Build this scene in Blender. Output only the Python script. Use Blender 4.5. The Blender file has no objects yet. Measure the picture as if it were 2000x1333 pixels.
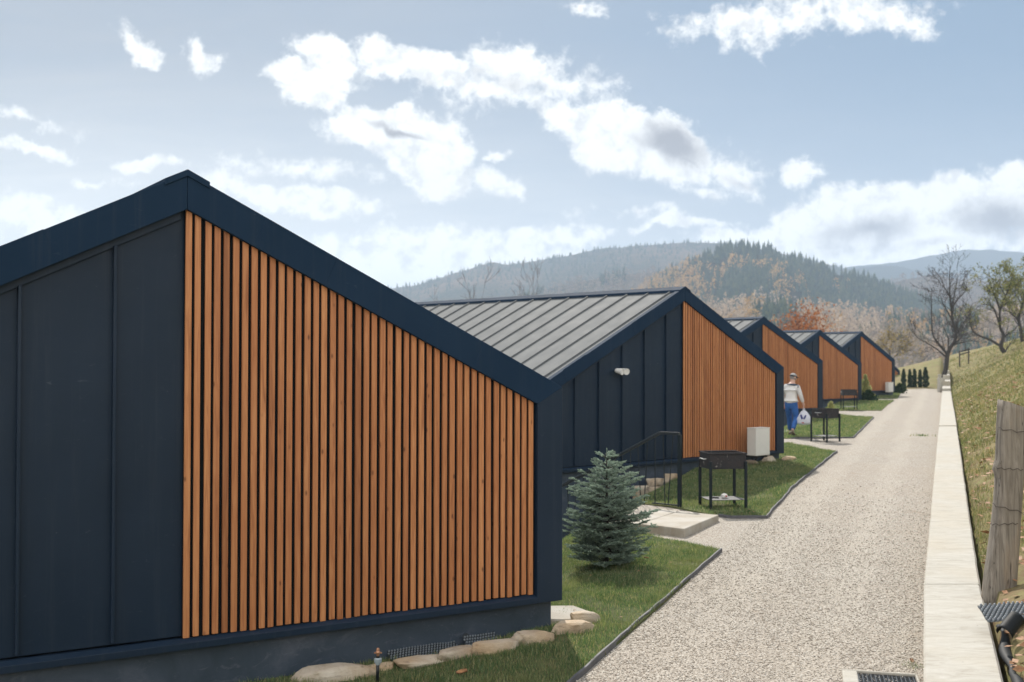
import bpy, bmesh, math, random
import numpy as np
from mathutils import Vector, Matrix
from mathutils import noise as mnoise

random.seed(7)
RAD = math.radians
S = bpy.context.scene
COL = S.collection

# ------------------------------------------------------------------ camera
CAMH = 2.45
cam_d = bpy.data.cameras.new("camera")
cam_d.sensor_width = 36.0
cam_d.lens = 2243.0 / 2000.0 * 36.0
cam_d.clip_start = 0.1
cam_d.clip_end = 30000.0
cam_d.dof.use_dof = True
cam_d.dof.focus_distance = 10.5
cam_d.dof.aperture_fstop = 2.6
cam = bpy.data.objects.new("camera", cam_d)
COL.objects.link(cam)
cam.matrix_world = (Matrix.Translation((0, 0, CAMH)) @ Matrix.Rotation(RAD(90 + 0.888), 4, 'X')
                    @ Matrix.Rotation(RAD(0.134), 4, 'Z'))
S.camera = cam

# ------------------------------------------------------------------ light
SUN_AZ, SUN_EL = -4.0, 41.0          # azimuth from +Y, positive towards +X
SKY_STR = 0.12
EXPO = 0.55
S.view_settings.view_transform = 'Standard'
S.view_settings.look = 'None'
S.view_settings.gamma = 1.0
S.view_settings.exposure = EXPO
S.cycles.use_denoising = True
S.cycles.max_bounces = 8
S.cycles.volume_bounces = 1
S.cycles.transparent_max_bounces = 8
sun_d = bpy.data.lights.new("sun", 'SUN')
sun_d.energy = 4.1
sun_d.angle = RAD(0.6)
sun_d.color = (1.0, 0.94, 0.85)
sun = bpy.data.objects.new("sun", sun_d)
COL.objects.link(sun)
sv = Vector((math.sin(RAD(SUN_AZ)) * math.cos(RAD(SUN_EL)), math.cos(RAD(SUN_AZ)) * math.cos(RAD(SUN_EL)), math.sin(RAD(SUN_EL))))
sun.rotation_euler = sv.to_track_quat('Z', 'Y').to_euler()

W = bpy.data.worlds.new("World")
S.world = W
W.use_nodes = True


class NT:
    """small helper round a node tree"""
    def __init__(s, nt):
        s.nt = nt
        s.n = nt.nodes
        s.l = nt.links

    def new(s, t, **kw):
        n = s.n.new(t)
        for k, v in kw.items():
            setattr(n, k, v)
        return n

    def put(s, sock, v):
        if isinstance(v, bpy.types.NodeSocket):
            s.l.new(v, sock)
        elif v is not None:
            sock.default_value = v

    def math(s, op, a, b=None, c=None, clamp=False):
        n = s.new('ShaderNodeMath', operation=op, use_clamp=clamp)
        s.put(n.inputs[0], a)
        if b is not None: s.put(n.inputs[1], b)
        if c is not None: s.put(n.inputs[2], c)
        return n.outputs[0]

    def vmath(s, op, a, b=None):
        n = s.new('ShaderNodeVectorMath', operation=op)
        s.put(n.inputs[0], a)
        if b is not None: s.put(n.inputs[1], b)
        return n.outputs['Value'] if op in ('LENGTH', 'DOT_PRODUCT', 'DISTANCE') else n.outputs[0]

    def noise(s, vec, scale, detail=4, rough=0.55, dist=0.0, out='Fac'):
        n = s.new('ShaderNodeTexNoise')
        s.put(n.inputs['Vector'], vec)
        n.inputs['Scale'].default_value = scale
        n.inputs['Detail'].default_value = detail
        n.inputs['Roughness'].default_value = rough
        n.inputs['Distortion'].default_value = dist
        return n.outputs[out]

    def voro(s, vec, scale, feature='F1', out='Distance', rnd=1.0):
        n = s.new('ShaderNodeTexVoronoi', feature=feature)
        s.put(n.inputs['Vector'], vec)
        n.inputs['Scale'].default_value = scale
        n.inputs['Randomness'].default_value = rnd
        return n.outputs[out]

    def ramp(s, fac, stops, interp='LINEAR'):
        n = s.new('ShaderNodeValToRGB')
        n.color_ramp.interpolation = interp
        e = n.color_ramp.elements
        while len(e) < len(stops): e.new(0.5)
        for el, (p, c) in zip(e, stops):
            el.position = p
            el.color = (c if len(c) == 4 else (*c, 1)) if not isinstance(c, (int, float)) else (c, c, c, 1)
        s.put(n.inputs[0], fac)
        return n.outputs[0]

    def mix(s, fac, a, b, blend='MIX'):
        n = s.new('ShaderNodeMix', data_type='RGBA', blend_type=blend)
        s.put(n.inputs[0], fac)
        for k, v in ((6, a), (7, b)):
            if isinstance(v, (tuple, list)): v = (*v, 1) if len(v) == 3 else v
            s.put(n.inputs[k], v)
        return n.outputs[2]

    def maprange(s, v, a, b, c=0.0, d=1.0, smooth=False):
        n = s.new('ShaderNodeMapRange')
        n.interpolation_type = 'SMOOTHSTEP' if smooth else 'LINEAR'
        s.put(n.inputs[0], v)
        for i, x in enumerate((a, b, c, d)): n.inputs[i + 1].default_value = x
        return n.outputs[0]

    def mapping(s, vec, loc=(0, 0, 0), rot=(0, 0, 0), scale=(1, 1, 1), kind='POINT'):
        n = s.new('ShaderNodeMapping', vector_type=kind)
        s.put(n.inputs[0], vec)
        n.inputs['Location'].default_value = loc
        n.inputs['Rotation'].default_value = rot
        n.inputs['Scale'].default_value = scale
        return n.outputs[0]


# ------------------------------------------------------------------ sky with clouds (by world direction)
def build_world():
    t = NT(W.node_tree)
    t.n.clear()
    out = t.new('ShaderNodeOutputWorld')
    bg = t.new('ShaderNodeBackground')
    t.l.new(bg.outputs[0], out.inputs[0])
    bg.inputs[1].default_value = SKY_STR
    sky = t.new('ShaderNodeTexSky', sky_type='NISHITA')
    sky.sun_disc = False
    sky.sun_elevation = RAD(SUN_EL)
    sky.sun_rotation = RAD(SUN_AZ % 360)
    sky.altitude = 600
    sky.air_density = 1.0
    sky.dust_density = 1.6
    sky.ozone_density = 1.6
    tc = t.new('ShaderNodeTexCoord')
    d = tc.outputs['Generated']
    sep = t.new('ShaderNodeSeparateXYZ')
    t.l.new(d, sep.inputs[0])
    ys = t.math('MAXIMUM', sep.outputs[1], 0.12)
    u = t.math('DIVIDE', sep.outputs[0], ys)
    v = t.math('DIVIDE', sep.outputs[2], ys)
    cmb = t.new('ShaderNodeCombineXYZ')
    t.l.new(u, cmb.inputs[0]); t.l.new(v, cmb.inputs[1])
    P = cmb.outputs[0]
    # turbulence of the cloud outlines
    def warp(vec, scale, amp, detail):
        nz = t.noise(vec, scale, detail, 0.6, out='Color')
        off = t.vmath('MULTIPLY', t.vmath('SUBTRACT', nz, (0.5, 0.5, 0.5)), (amp, amp, 0))
        return t.vmath('ADD', vec, off)
    PW = warp(warp(P, 9.0, 0.055, 3), 40.0, 0.026, 6)
    clouds = [
        (640, 98, 86, 38, 12, 1.25), (600, 165, 98, 42, 20, 1.25), (650, 150, 60, 25, 0, .8), (765, 108, 70, 38, 20, 1), (850, 145, 80, 42, 25, .95),
        (1000, 138, 138, 48, 0, .74), (1110, 165, 100, 50, 12, .72), (960, 185, 124, 36, 0, .70), (735, 245, 118, 52, 5, 1.45),
        (825, 300, 104, 80, 20, 1.6), (860, 350, 76, 44, 0, 1.2), (955, 345, 80, 34, 20, .74), (1010, 368, 40, 20, 30, .8), (1110, 232, 62, 34, 20, .9),
        (1230, 270, 145, 74, 12, 1.7), (1315, 300, 92, 62, 20, 1.5), (1440, 330, 76, 52, 30, .74), (1470, 370, 40, 25, 20, .7), (1575, 348, 44, 28, -5, 1),
        (960, 297, 38, 12, -2, .8), (262, 72, 54, 24, 32, .9), (285, 90, 30, 22, 10, .8), (385, 92, 42, 26, 50, .9), (1145, 4, 30, 24, 0, .8),
        (1480, 38, 150, 40, 3, .62), (1700, 30, 140, 40, 3, .62), (1600, 20, 200, 30, 0, .45), (60, 290, 120, 16, 8, .9), (310, 328, 90, 13, 6, .75),
        (560, 392, 190, 26, 9, .9), (620, 345, 150, 20, 5, .5), (40, 415, 160, 34, 6, 1), (860, 512, 320, 58, 2, 1.3), (1060, 470, 150, 22, -3, .9),
        (650, 480, 110, 22, 5, .8), (1330, 442, 135, 12, -5, .7), (1500, 462, 190, 40, -8, .95), (1650, 440, 200, 72, -10, 1.4), (1830, 440, 210, 90, -14, 1.5),
        (2010, 390, 110, 75, -10, 1.2), (1360, 382, 45, 16, 5, .5), (1240, 420, 90, 14, 3, .4), (30, 225, 110, 14, 15, .4), (200, 345, 60, 9, 12, .6),
        (1760, 480, 330, 40, 0, .95), (2120, 480, 200, 60, 0, 1), (-250, 420, 300, 70, 5, .9)]
    acc = None
    for (px, py, rx, ry, rot, w) in clouds:
        w = w * (1.35 if rx > 42 and ry > 24 and w > 0.75 else 1.0)
        m = t.mapping(PW, ((px - 1000) / 2243, (701 - py) / 2243, 0), (0, 0, RAD(-rot)), (rx * 1.06 / 2243, ry * 1.08 / 2243, 1), 'TEXTURE')
        L = t.vmath('LENGTH', m)
        f = t.math('MULTIPLY_ADD', L, -w, w)
        if acc is None:
            acc = f
        else:
            acc = t.math('SMOOTH_MAX', acc, f, 0.16)
    nz = t.noise(P, 26.0, 10, 0.66)
    nz2 = t.noise(t.mapping(P, scale=(1, 1.8, 1)), 11.0, 5, 0.6)
    nz3 = t.noise(P, 85.0, 6, 0.65, 0.4)
    fld = t.math('ADD', acc, t.math('MULTIPLY', t.math('SUBTRACT', nz, 0.5), 2.3))
    fld = t.math('ADD', fld, t.math('MULTIPLY', t.math('SUBTRACT', nz3, 0.5), 0.95))
    fld = t.math('ADD', fld, t.math('MULTIPLY', t.math('SUBTRACT', nz2, 0.5), 0.55))
    alpha = t.math('MULTIPLY', t.maprange(fld, -0.10, 0.55, smooth=True), 0.97)
    # grey undersides
    greys = [(1305, 280, 105, 58, 20, 1.15), (770, 250, 95, 18, 14, .8), (1700, 455, 170, 40, -6, .75), (1960, 435, 130, 60, 0, .95), (1830, 480, 120, 25, 0, .5),
             (1330, 315, 60, 25, 10, .7), (1010, 165, 140, 24, 5, .35), (1450, 350, 50, 22, 20, .5)]
    ag = None
    for (px, py, rx, ry, rot, w) in greys:
        m = t.mapping(PW, ((px - 1000) / 2243, (701 - py) / 2243, 0), (0, 0, RAD(-rot)), (rx / 2243, ry / 2243, 1), 'TEXTURE')
        f = t.math('MULTIPLY_ADD', t.vmath('LENGTH', m), -w, w)
        ag = f if ag is None else t.math('MAXIMUM', ag, f)
    ag = t.math('ADD', ag, t.math('MULTIPLY', t.math('SUBTRACT', nz, 0.5), 0.7))
    grey = t.maprange(ag, 0.0, 0.85, smooth=True)
    k = 1.0 / SKY_STR / 2 ** EXPO
    lowc = t.maprange(v, 0.02, 0.16, 1.0, 0.0, smooth=True)
    lit = t.mix(lowc, (1.28 * k, 1.28 * k, 1.25 * k), (1.75 * k, 1.74 * k, 1.68 * k))
    # billows: thinner and folded parts turn a little greyer
    fold = t.maprange(t.noise(t.vmath('ADD', P, (3.1, 0.7, 0)), 46.0, 6, 0.62), 0.47, 0.68, 0.0, 0.55, True)
    lit = t.mix(fold, lit, (0.66 * k, 0.68 * k, 0.71 * k))
    ccol = t.mix(grey, lit, (0.40 * k, 0.39 * k, 0.415 * k))
    # thin high veil, streaky, thicker towards the sun side and the horizon
    st = t.noise(t.mapping(P, rot=(0, 0, RAD(8)), scale=(1.0, 5.5, 1)), 5.0, 6, 0.6, 0.4)
    side = t.maprange(u, -0.45, 0.40, 1.0, 0.10, smooth=True)
    low = t.maprange(v, 0.02, 0.30, 1.0, 0.15, smooth=True)
    veil = t.math('MULTIPLY', t.math('MULTIPLY_ADD', side, 0.70, t.math('MULTIPLY', low, 0.30)), t.maprange(st, 0.25, 0.75, 0.75, 1.15))
    veil = t.math('MINIMUM', veil, 0.9)
    # the open blue of the sky
    base = t.mix(0.86, sky.outputs[0], (0.120 * k, 0.240 * k, 0.385 * k))
    vcol = t.mix(t.maprange(v, 0.06, 0.30, smooth=True), (1.22 * k, 1.22 * k, 1.20 * k), (0.53 * k, 0.555 * k, 0.60 * k))
    c1 = t.mix(veil, base, vcol)
    front = t.maprange(sep.outputs[1], 0.12, 0.3)
    c2 = t.mix(t.math('MULTIPLY', alpha, front), c1, ccol)
    # unseen bright clouds added behind the camera as fill for the shaded gables
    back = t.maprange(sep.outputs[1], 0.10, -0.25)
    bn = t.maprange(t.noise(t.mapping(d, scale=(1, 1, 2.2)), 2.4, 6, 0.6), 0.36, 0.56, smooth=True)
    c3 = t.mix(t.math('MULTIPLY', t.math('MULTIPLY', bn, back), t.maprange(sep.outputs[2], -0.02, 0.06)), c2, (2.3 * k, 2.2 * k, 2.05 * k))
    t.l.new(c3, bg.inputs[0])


build_world()


# ------------------------------------------------------------------ mesh helpers
class MB:
    def __init__(s):
        s.v = []
        s.f = []

    def add(s, vs, fs, M=None):
        b = len(s.v)
        s.v += [tuple(M @ Vector(p)) for p in vs] if M is not None else [tuple(p) for p in vs]
        s.f += [tuple(i + b for i in f) for f in fs]
        return s

    def box(s, a, b, M=None):
        (x0, y0, z0), (x1, y1, z1) = a, b
        vs = [(x0, y0, z0), (x1, y0, z0), (x1, y1, z0), (x0, y1, z0), (x0, y0, z1), (x1, y0, z1), (x1, y1, z1), (x0, y1, z1)]
        return s.add(vs, [(0, 3, 2, 1), (4, 5, 6, 7), (0, 1, 5, 4), (1, 2, 6, 5), (2, 3, 7, 6), (3, 0, 4, 7)], M)

    def prism_y(s, poly, y0, y1, M=None):
        """poly of (x,z), counter-clockwise seen from -y, extruded along y"""
        n = len(poly)
        vs = [(x, y0, z) for x, z in poly] + [(x, y1, z) for x, z in poly]
        fs = [tuple(range(n)), tuple(reversed(range(n, 2 * n)))]
        for i in range(n):
            j = (i + 1) % n
            fs.append((i, i + n, j + n, j))
        return s.add(vs, fs, M)

    def prism_z(s, poly, z0, z1, M=None):
        n = len(poly)
        vs = [(x, y, z0) for x, y in poly] + [(x, y, z1) for x, y in poly]
        fs = [tuple(reversed(range(n))), tuple(range(n, 2 * n))]
        for i in range(n):
            j = (i + 1) % n
            fs.append((i, j, j + n, i + n))
        return s.add(vs, fs, M)

    def tube(s, pts, radii, sides=6, cap=True, M=None):
        pts = [Vector(p) for p in pts]
        if isinstance(radii, (int, float)): radii = [radii] * len(pts)
        vs, fs = [], []
        prev = None
        for i, p in enumerate(pts):
            d = (pts[min(i + 1, len(pts) - 1)] - pts[max(i - 1, 0)])
            d = d.normalized() if d.length > 1e-9 else Vector((0, 0, 1))
            if prev is None:
                a = d.orthogonal().normalized()
            else:
                a = prev - d * prev.dot(d)
                a = a.normalized() if a.length > 1e-6 else d.orthogonal().normalized()
            prev = a
            b = d.cross(a)
            for k in range(sides):
                t = 2 * math.pi * k / sides
                vs.append(p + (a * math.cos(t) + b * math.sin(t)) * radii[i])
        for i in range(len(pts) - 1):
            for k in range(sides):
                k2 = (k + 1) % sides
                fs.append((i * sides + k, i * sides + k2, (i + 1) * sides + k2, (i + 1) * sides + k))
        if cap and sides > 2:
            fs.append(tuple(reversed(range(sides))))
            fs.append(tuple(range((len(pts) - 1) * sides, len(pts) * sides)))
        return s.add(vs, fs, M)

    def bar(s, p, q, w, h=None):
        """square bar from p to q"""
        p, q = Vector(p), Vector(q)
        h = h or w
        d = (q - p).normalized()
        a = d.cross(Vector((0, 0, 1)))
        a = a.normalized() if a.length > 1e-4 else Vector((1, 0, 0))
        b = a.cross(d)
        vs = []
        for e in (p, q):
            for sa, sb in ((-1, -1), (1, -1), (1, 1), (-1, 1)):
                vs.append(e + a * sa * w / 2 + b * sb * h / 2)
        return s.add(vs, [(0, 1, 2, 3), (7, 6, 5, 4), (0, 4, 5, 1), (1, 5, 6, 2), (2, 6, 7, 3), (3, 7, 4, 0)])

    def lathe(s, prof, sides=16, M=None):
        vs, fs = [], []
        for r, z in prof:
            for k in range(sides):
                t = 2 * math.pi * k / sides
                vs.append((r * math.cos(t), r * math.sin(t), z))
        n = len(prof)
        for i in range(n - 1):
            for k in range(sides):
                k2 = (k + 1) % sides
                fs.append((i * sides + k, i * sides + k2, (i + 1) * sides + k2, (i + 1) * sides + k))
        fs.append(tuple(reversed(range(sides))))
        fs.append(tuple(range((n - 1) * sides, n * sides)))
        return s.add(vs, fs, M)

    def build(s, name, mat, parent=None, smooth=False, bevel=0.0, sub=0, seg=1):
        me = bpy.data.meshes.new(name)
        me.from_pydata(s.v, [], s.f)
        me.validate()
        if mat: me.materials.append(mat)
        if smooth: me.polygons.foreach_set('use_smooth', [True] * len(me.polygons))
        o = bpy.data.objects.new(name, me)
        COL.objects.link(o)
        if parent is not None: o.parent = parent
        if bevel:
            m = o.modifiers.new('bevel', 'BEVEL'); m.width = bevel; m.segments = seg; m.limit_method = 'ANGLE'; m.angle_limit = RAD(35)
        if sub:
            m = o.modifiers.new('subsurf', 'SUBSURF'); m.levels = sub; m.render_levels = sub
        return o


def np_mesh(name, V, F, mat, parent=None, smooth=False):
    """big mesh from numpy arrays; F is (n,3) or (n,4)"""
    V = np.asarray(V, np.float32); F = np.asarray(F, np.int32)
    me = bpy.data.meshes.new(name)
    me.vertices.add(len(V)); me.vertices.foreach_set('co', V.ravel())
    k = F.shape[1]
    me.loops.add(F.size); me.loops.foreach_set('vertex_index', F.ravel())
    me.polygons.add(len(F)); me.polygons.foreach_set('loop_start', np.arange(0, F.size, k, dtype=np.int32))
    me.polygons.foreach_set('loop_total', np.full(len(F), k, np.int32))
    if smooth: me.polygons.foreach_set('use_smooth', np.ones(len(F), bool))
    me.update(calc_edges=True)
    if mat: me.materials.append(mat)
    o = bpy.data.objects.new(name, me)
    COL.objects.link(o)
    if parent is not None: o.parent = parent
    return o


def thing(name, label, cat, loc=(0, 0, 0), rz=0.0, group=None):
    o = bpy.data.objects.new(name, None)
    COL.objects.link(o)
    o.empty_display_size = 0.2
    o.location = loc
    o.rotation_euler = (0, 0, rz)
    return tag(o, label, cat, group)


def tag(o, label, cat, group=None, kind=None):
    if label: o['label'] = label
    if cat: o['category'] = cat
    if group: o['group'] = group
    if kind: o['kind'] = kind
    return o


def struct(o):
    o['kind'] = 'structure'
    return o


def stuff(o, label, cat):
    return tag(o, label, cat, None, 'stuff')


def copy_tree(o, parent=None):
    c = o.copy()
    COL.objects.link(c)
    c.parent = parent
    for ch in list(o.children):
        copy_tree(ch, c)
    return c


# ------------------------------------------------------------------ materials
def mat(name, fn):
    m = bpy.data.materials.new(name)
    m.use_nodes = True
    t = NT(m.node_tree)
    p = t.n['Principled BSDF']
    fn(t, p)
    return m


def coords(t, kind='Object'):
    return t.new('ShaderNodeTexCoord').outputs[kind]


def world_pos(t):
    return t.new('ShaderNodeNewGeometry').outputs['Position']


def bump(t, p, h, strength=0.3, dist=0.01):
    b = t.new('ShaderNodeBump')
    b.inputs['Strength'].default_value = strength
    b.inputs['Distance'].default_value = dist
    t.put(b.inputs['Height'], h)
    t.l.new(b.outputs[0], p.inputs['Normal'])


def island(t):
    return t.new('ShaderNodeNewGeometry').outputs['Random Per Island']


def simple(name, c, rough=0.6, metal=0.0, var=0.12, scale=6.0, spec=0.5, b=0.0, bscale=60):
    def fn(t, p):
        co = coords(t)
        n = t.noise(co, scale, 5, 0.6)
        c0 = tuple(x * (1 - var) for x in c); c1 = tuple(min(1, x * (1 + var)) for x in c)
        t.l.new(t.ramp(n, [(0.3, c0), (0.7, c1)]), p.inputs['Base Color'])
        p.inputs['Roughness'].default_value = rough
        p.inputs['Metallic'].default_value = metal
        p.inputs['Specular IOR Level'].default_value = spec
        if b: bump(t, p, t.noise(co, bscale, 5, 0.6), b, 0.01)
    return mat(name, fn)


def m_trim(t, p):
    m_cladding(t, p, 1.4)
    p.inputs['Specular IOR Level'].default_value = 0.10
    for l in list(p.inputs['Roughness'].links): t.l.remove(l)
    p.inputs['Roughness'].default_value = 0.8


def m_cladding(t, p, g=1.0):
    co = coords(t)
    n = t.noise(co, 0.9, 5, 0.6)
    c = t.ramp(n, [(0.3, (0.0060 * g, 0.0170 * g, 0.036 * g)), (0.7, (0.0095 * g, 0.0225 * g, 0.045 * g))])
    # pale handling marks
    sc = t.noise(t.mapping(co, rot=(0.3, 0.5, 0.2), scale=(3.0, 3.0, 9.0)), 2.6, 8, 0.72, 0.8)
    sc = t.maprange(sc, 0.62, 0.78, 0, 0.34, True)
    rain = t.noise(t.mapping(co, scale=(16, 16, 0.5)), 1.0, 5, 0.7)
    c = t.mix(t.maprange(rain, 0.52, 0.78, 0, 0.30), c, (0.045, 0.058, 0.075))
    dots = t.voro(co, 5.0)
    dots = t.math('MULTIPLY', t.maprange(dots, 0.015, 0.035, 0.5, 0.0), t.maprange(t.noise(co, 2.0, 2), 0.5, 0.62))
    c = t.mix(t.math('MAXIMUM', sc, dots), c, (0.16, 0.19, 0.22))
    t.l.new(c, p.inputs['Base Color'])
    t.l.new(t.maprange(t.noise(co, 7.0, 6, 0.65), 0.3, 0.7, 0.40, 0.56), p.inputs['Roughness'])
    p.inputs['Specular IOR Level'].default_value = 0.27
    bump(t, p, t.noise(t.mapping(co, scale=(1.2, 1.2, 0.35)), 1.7, 2, 0.5), 0.6, 0.04)


def m_roof(t, p):
    co = coords(t)
    n = t.noise(t.mapping(co, scale=(0.25, 2.2, 0.25)), 2.0, 5, 0.55)
    t.l.new(t.ramp(n, [(0.3, (0.118, 0.127, 0.133)), (0.7, (0.136, 0.145, 0.151))]), p.inputs['Base Color'])  # sun and sky sheen of a darker metal, put into a matte grey base
    p.inputs['Specular IOR Level'].default_value = 0.08
    t.l.new(t.maprange(t.noise(co, 3.0, 2), 0.3, 0.7, 0.70, 0.78), p.inputs['Roughness'])


def m_slats(t, p):
    co = coords(t)
    r = island(t)
    off = t.new('ShaderNodeCombineXYZ')
    t.l.new(t.math('MULTIPLY', r, 57.0), off.inputs[2]); t.l.new(t.math('MULTIPLY', r, 31.0), off.inputs[0])
    v = t.vmath('ADD', co, off.outputs[0])
    g = t.noise(t.mapping(v, scale=(26, 26, 1.4)), 1.6, 7, 0.62, 0.9)
    g2 = t.noise(t.mapping(v, scale=(3, 3, 0.8)), 1.1, 4, 0.6)
    c = t.ramp(g, [(0.30, (0.270, 0.102, 0.040)), (0.5, (0.430, 0.178, 0.072)), (0.72, (0.530, 0.250, 0.108))])
    c = t.mix(t.maprange(g2, 0.35, 0.7, 0, 0.55), c, (0.360, 0.130, 0.050))
    tint = t.ramp(r, [(0.0, (0.74, 0.70, 0.68)), (0.3, (0.98, 0.94, 0.93)), (0.65, (1.02, 1.02, 1.02)), (1.0, (1.16, 1.20, 1.22))])
    c = t.mix(1.0, c, tint, 'MULTIPLY')
    # knots
    kv = t.mapping(v, scale=(12, 12, 5.5))
    k = t.voro(kv, 1.0)
    kk = t.maprange(k, 0.05, 0.17, 0.75, 0.0, True)
    sel = t.maprange(t.noise(t.mapping(v, scale=(5, 5, 1.3)), 1.0, 1), 0.48, 0.56)
    c = t.mix(t.math('MULTIPLY', kk, sel), c, (0.085, 0.028, 0.011))
    t.l.new(c, p.inputs['Base Color'])
    p.inputs['Roughness'].default_value = 0.5
    p.inputs['Specular IOR Level'].default_value = 0.35
    bump(t, p, g, 0.25, 0.004)


def m_plinth(t, p):
    co = coords(t)
    n = t.noise(co, 2.2, 6, 0.65, 0.6)
    n2 = t.noise(t.mapping(co, scale=(1.0, 1, 2.2)), 5.0, 6, 0.7, 1.5)
    c = t.ramp(n, [(0.3, (0.020, 0.036, 0.056)), (0.55, (0.038, 0.056, 0.084)), (0.8, (0.085, 0.100, 0.135))])
    c = t.mix(t.maprange(n2, 0.55, 0.75, 0, 0.6), c, (0.125, 0.138, 0.175))
    t.l.new(c, p.inputs['Base Color'])
    p.inputs['Roughness'].default_value = 0.62
    bump(t, p, t.noise(co, 14, 6, 0.65), 0.25, 0.01)


def m_concrete(t, p):
    co = coords(t)
    st = t.noise(t.mapping(co, rot=(0, 0, RAD(-20)), scale=(2.0, 6.0, 2.0)), 1.6, 8, 0.72, 1.2)
    blot = t.noise(co, 0.9, 5, 0.6)
    c = t.ramp(st, [(0.28, (0.300, 0.275, 0.230)), (0.5, (0.410, 0.390, 0.345)), (0.72, (0.470, 0.458, 0.420))])
    c = t.mix(t.maprange(blot, 0.45, 0.7, 0, 0.45), c, (0.40, 0.345, 0.26))
    sp = t.math('MULTIPLY', t.maprange(t.voro(co, 9.0), 0.03, 0.07, 0.8, 0), t.maprange(t.noise(co, 3.0, 2), 0.55, 0.6))
    c = t.mix(sp, c, (0.10, 0.085, 0.07))
    fine = t.noise(co, 45, 4, 0.7)
    c = t.mix(t.maprange(fine, 0.55, 0.75, 0, 0.3), c, (0.29, 0.265, 0.225))
    t.l.new(c, p.inputs['Base Color'])
    p.inputs['Roughness'].default_value = 0.88
    bump(t, p, t.math('ADD', t.math('MULTIPLY', st, 0.6), t.noise(co, 30, 6, 0.7)), 0.4, 0.012)


def m_gravel(t, p):
    co = world_pos(t)
    big = t.noise(co, 0.45, 5, 0.6)
    mid = t.noise(co, 2.6, 5, 0.65)
    cells = t.voro(co, 56.0, out='Color')
    dist = t.voro(co, 56.0)
    cells2 = t.voro(co, 125.0, out='Color')
    s1 = t.new('ShaderNodeSeparateColor'); t.l.new(cells, s1.inputs[0])
    s2 = t.new('ShaderNodeSeparateColor'); t.l.new(cells2, s2.inputs[0])
    stops = [(0.0, (0.20, 0.165, 0.135)), (0.12, (0.34, 0.295, 0.25)), (0.34, (0.455, 0.41, 0.35)), (0.6, (0.52, 0.48, 0.42)),
             (0.8, (0.37, 0.35, 0.32)), (0.92, (0.55, 0.51, 0.45)), (1.0, (0.66, 0.63, 0.58))]
    c = t.ramp(s1.outputs[0], stops)
    cb = t.ramp(s2.outputs[0], stops)
    c = t.mix(t.maprange(t.noise(co, 9, 4, 0.6), 0.42, 0.58), c, cb)
    gap = t.maprange(dist, 0.40, 0.72, 0, 0.62, True)
    c = t.mix(gap, c, (0.14, 0.115, 0.09))
    c = t.mix(t.maprange(big, 0.4, 0.72, 0, 0.28), c, (0.36, 0.30, 0.235))
    c = t.mix(t.maprange(mid, 0.56, 0.78, 0, 0.30), c, (0.30, 0.25, 0.19))
    # two faint trodden lines along the path and a few bare earthy spots
    sp = t.new('ShaderNodeSeparateXYZ'); t.l.new(co, sp.inputs[0])
    across = t.math('SUBTRACT', sp.outputs[0], t.math('MULTIPLY_ADD', sp.outputs[1], 0.372, -1.55))
    across = t.math('ADD', across, t.math('MULTIPLY', t.math('SUBTRACT', big, 0.5), 0.8))
    trk = t.math('ABSOLUTE', t.math('SUBTRACT', t.math('ABSOLUTE', across), 0.55))
    c = t.mix(t.maprange(trk, 0.08, 0.34, 0.12, 0.0, True), c, (0.62, 0.575, 0.50))
    bare = t.noise(co, 0.8, 7, 0.7, 0.8)
    c = t.mix(t.maprange(bare, 0.61, 0.72, 0, 0.5), c, (0.27, 0.20, 0.135))
    t.l.new(c, p.inputs['Base Color'])
    p.inputs['Roughness'].default_value = 0.92
    p.inputs['Specular IOR Level'].default_value = 0.25
    h = t.math('SUBTRACT', t.math('MULTIPLY', s1.outputs[1], 0.5), dist)
    bump(t, p, t.math('ADD', h, t.math('MULTIPLY', mid, 2.0)), 0.75, 0.014)


def m_ground(t, p):
    co = world_pos(t)
    n = t.noise(co, 0.35, 6, 0.65)
    n2 = t.noise(co, 3.5, 6, 0.7)
    c = t.ramp(n, [(0.3, (0.155, 0.180, 0.068)), (0.5, (0.215, 0.215, 0.090)), (0.7, (0.270, 0.220, 0.120))])
    c = t.mix(t.maprange(n2, 0.42, 0.62, 0, 0.9), c, (0.205, 0.138, 0.085))
    c = t.mix(t.maprange(t.noise(co, 16, 5, 0.7), 0.55, 0.75, 0, 0.6), c, (0.27, 0.27, 0.12))
    t.l.new(c, p.inputs['Base Color'])
    p.inputs['Roughness'].default_value = 0.95
    p.inputs['Specular IOR Level'].default_value = 0.1
    bump(t, p, t.noise(co, 12, 6, 0.75), 0.8, 0.05)


def m_lawn(t, p):
    co = world_pos(t)
    n = t.noise(co, 1.4, 6, 0.65)
    c = t.ramp(n, [(0.3, (0.090, 0.120, 0.050)), (0.55, (0.135, 0.150, 0.068)), (0.75, (0.21, 0.185, 0.095))])
    c = t.mix(t.maprange(t.noise(co, 22, 5, 0.7), 0.45, 0.7, 0, 0.7), c, (0.115, 0.095, 0.050))
    t.l.new(c, p.inputs['Base Color'])
    p.inputs['Roughness'].default_value = 0.95
    p.inputs['Specular IOR Level'].default_value = 0.1
    bump(t, p, t.noise(co, 40, 5, 0.75), 0.9, 0.03)


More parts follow.
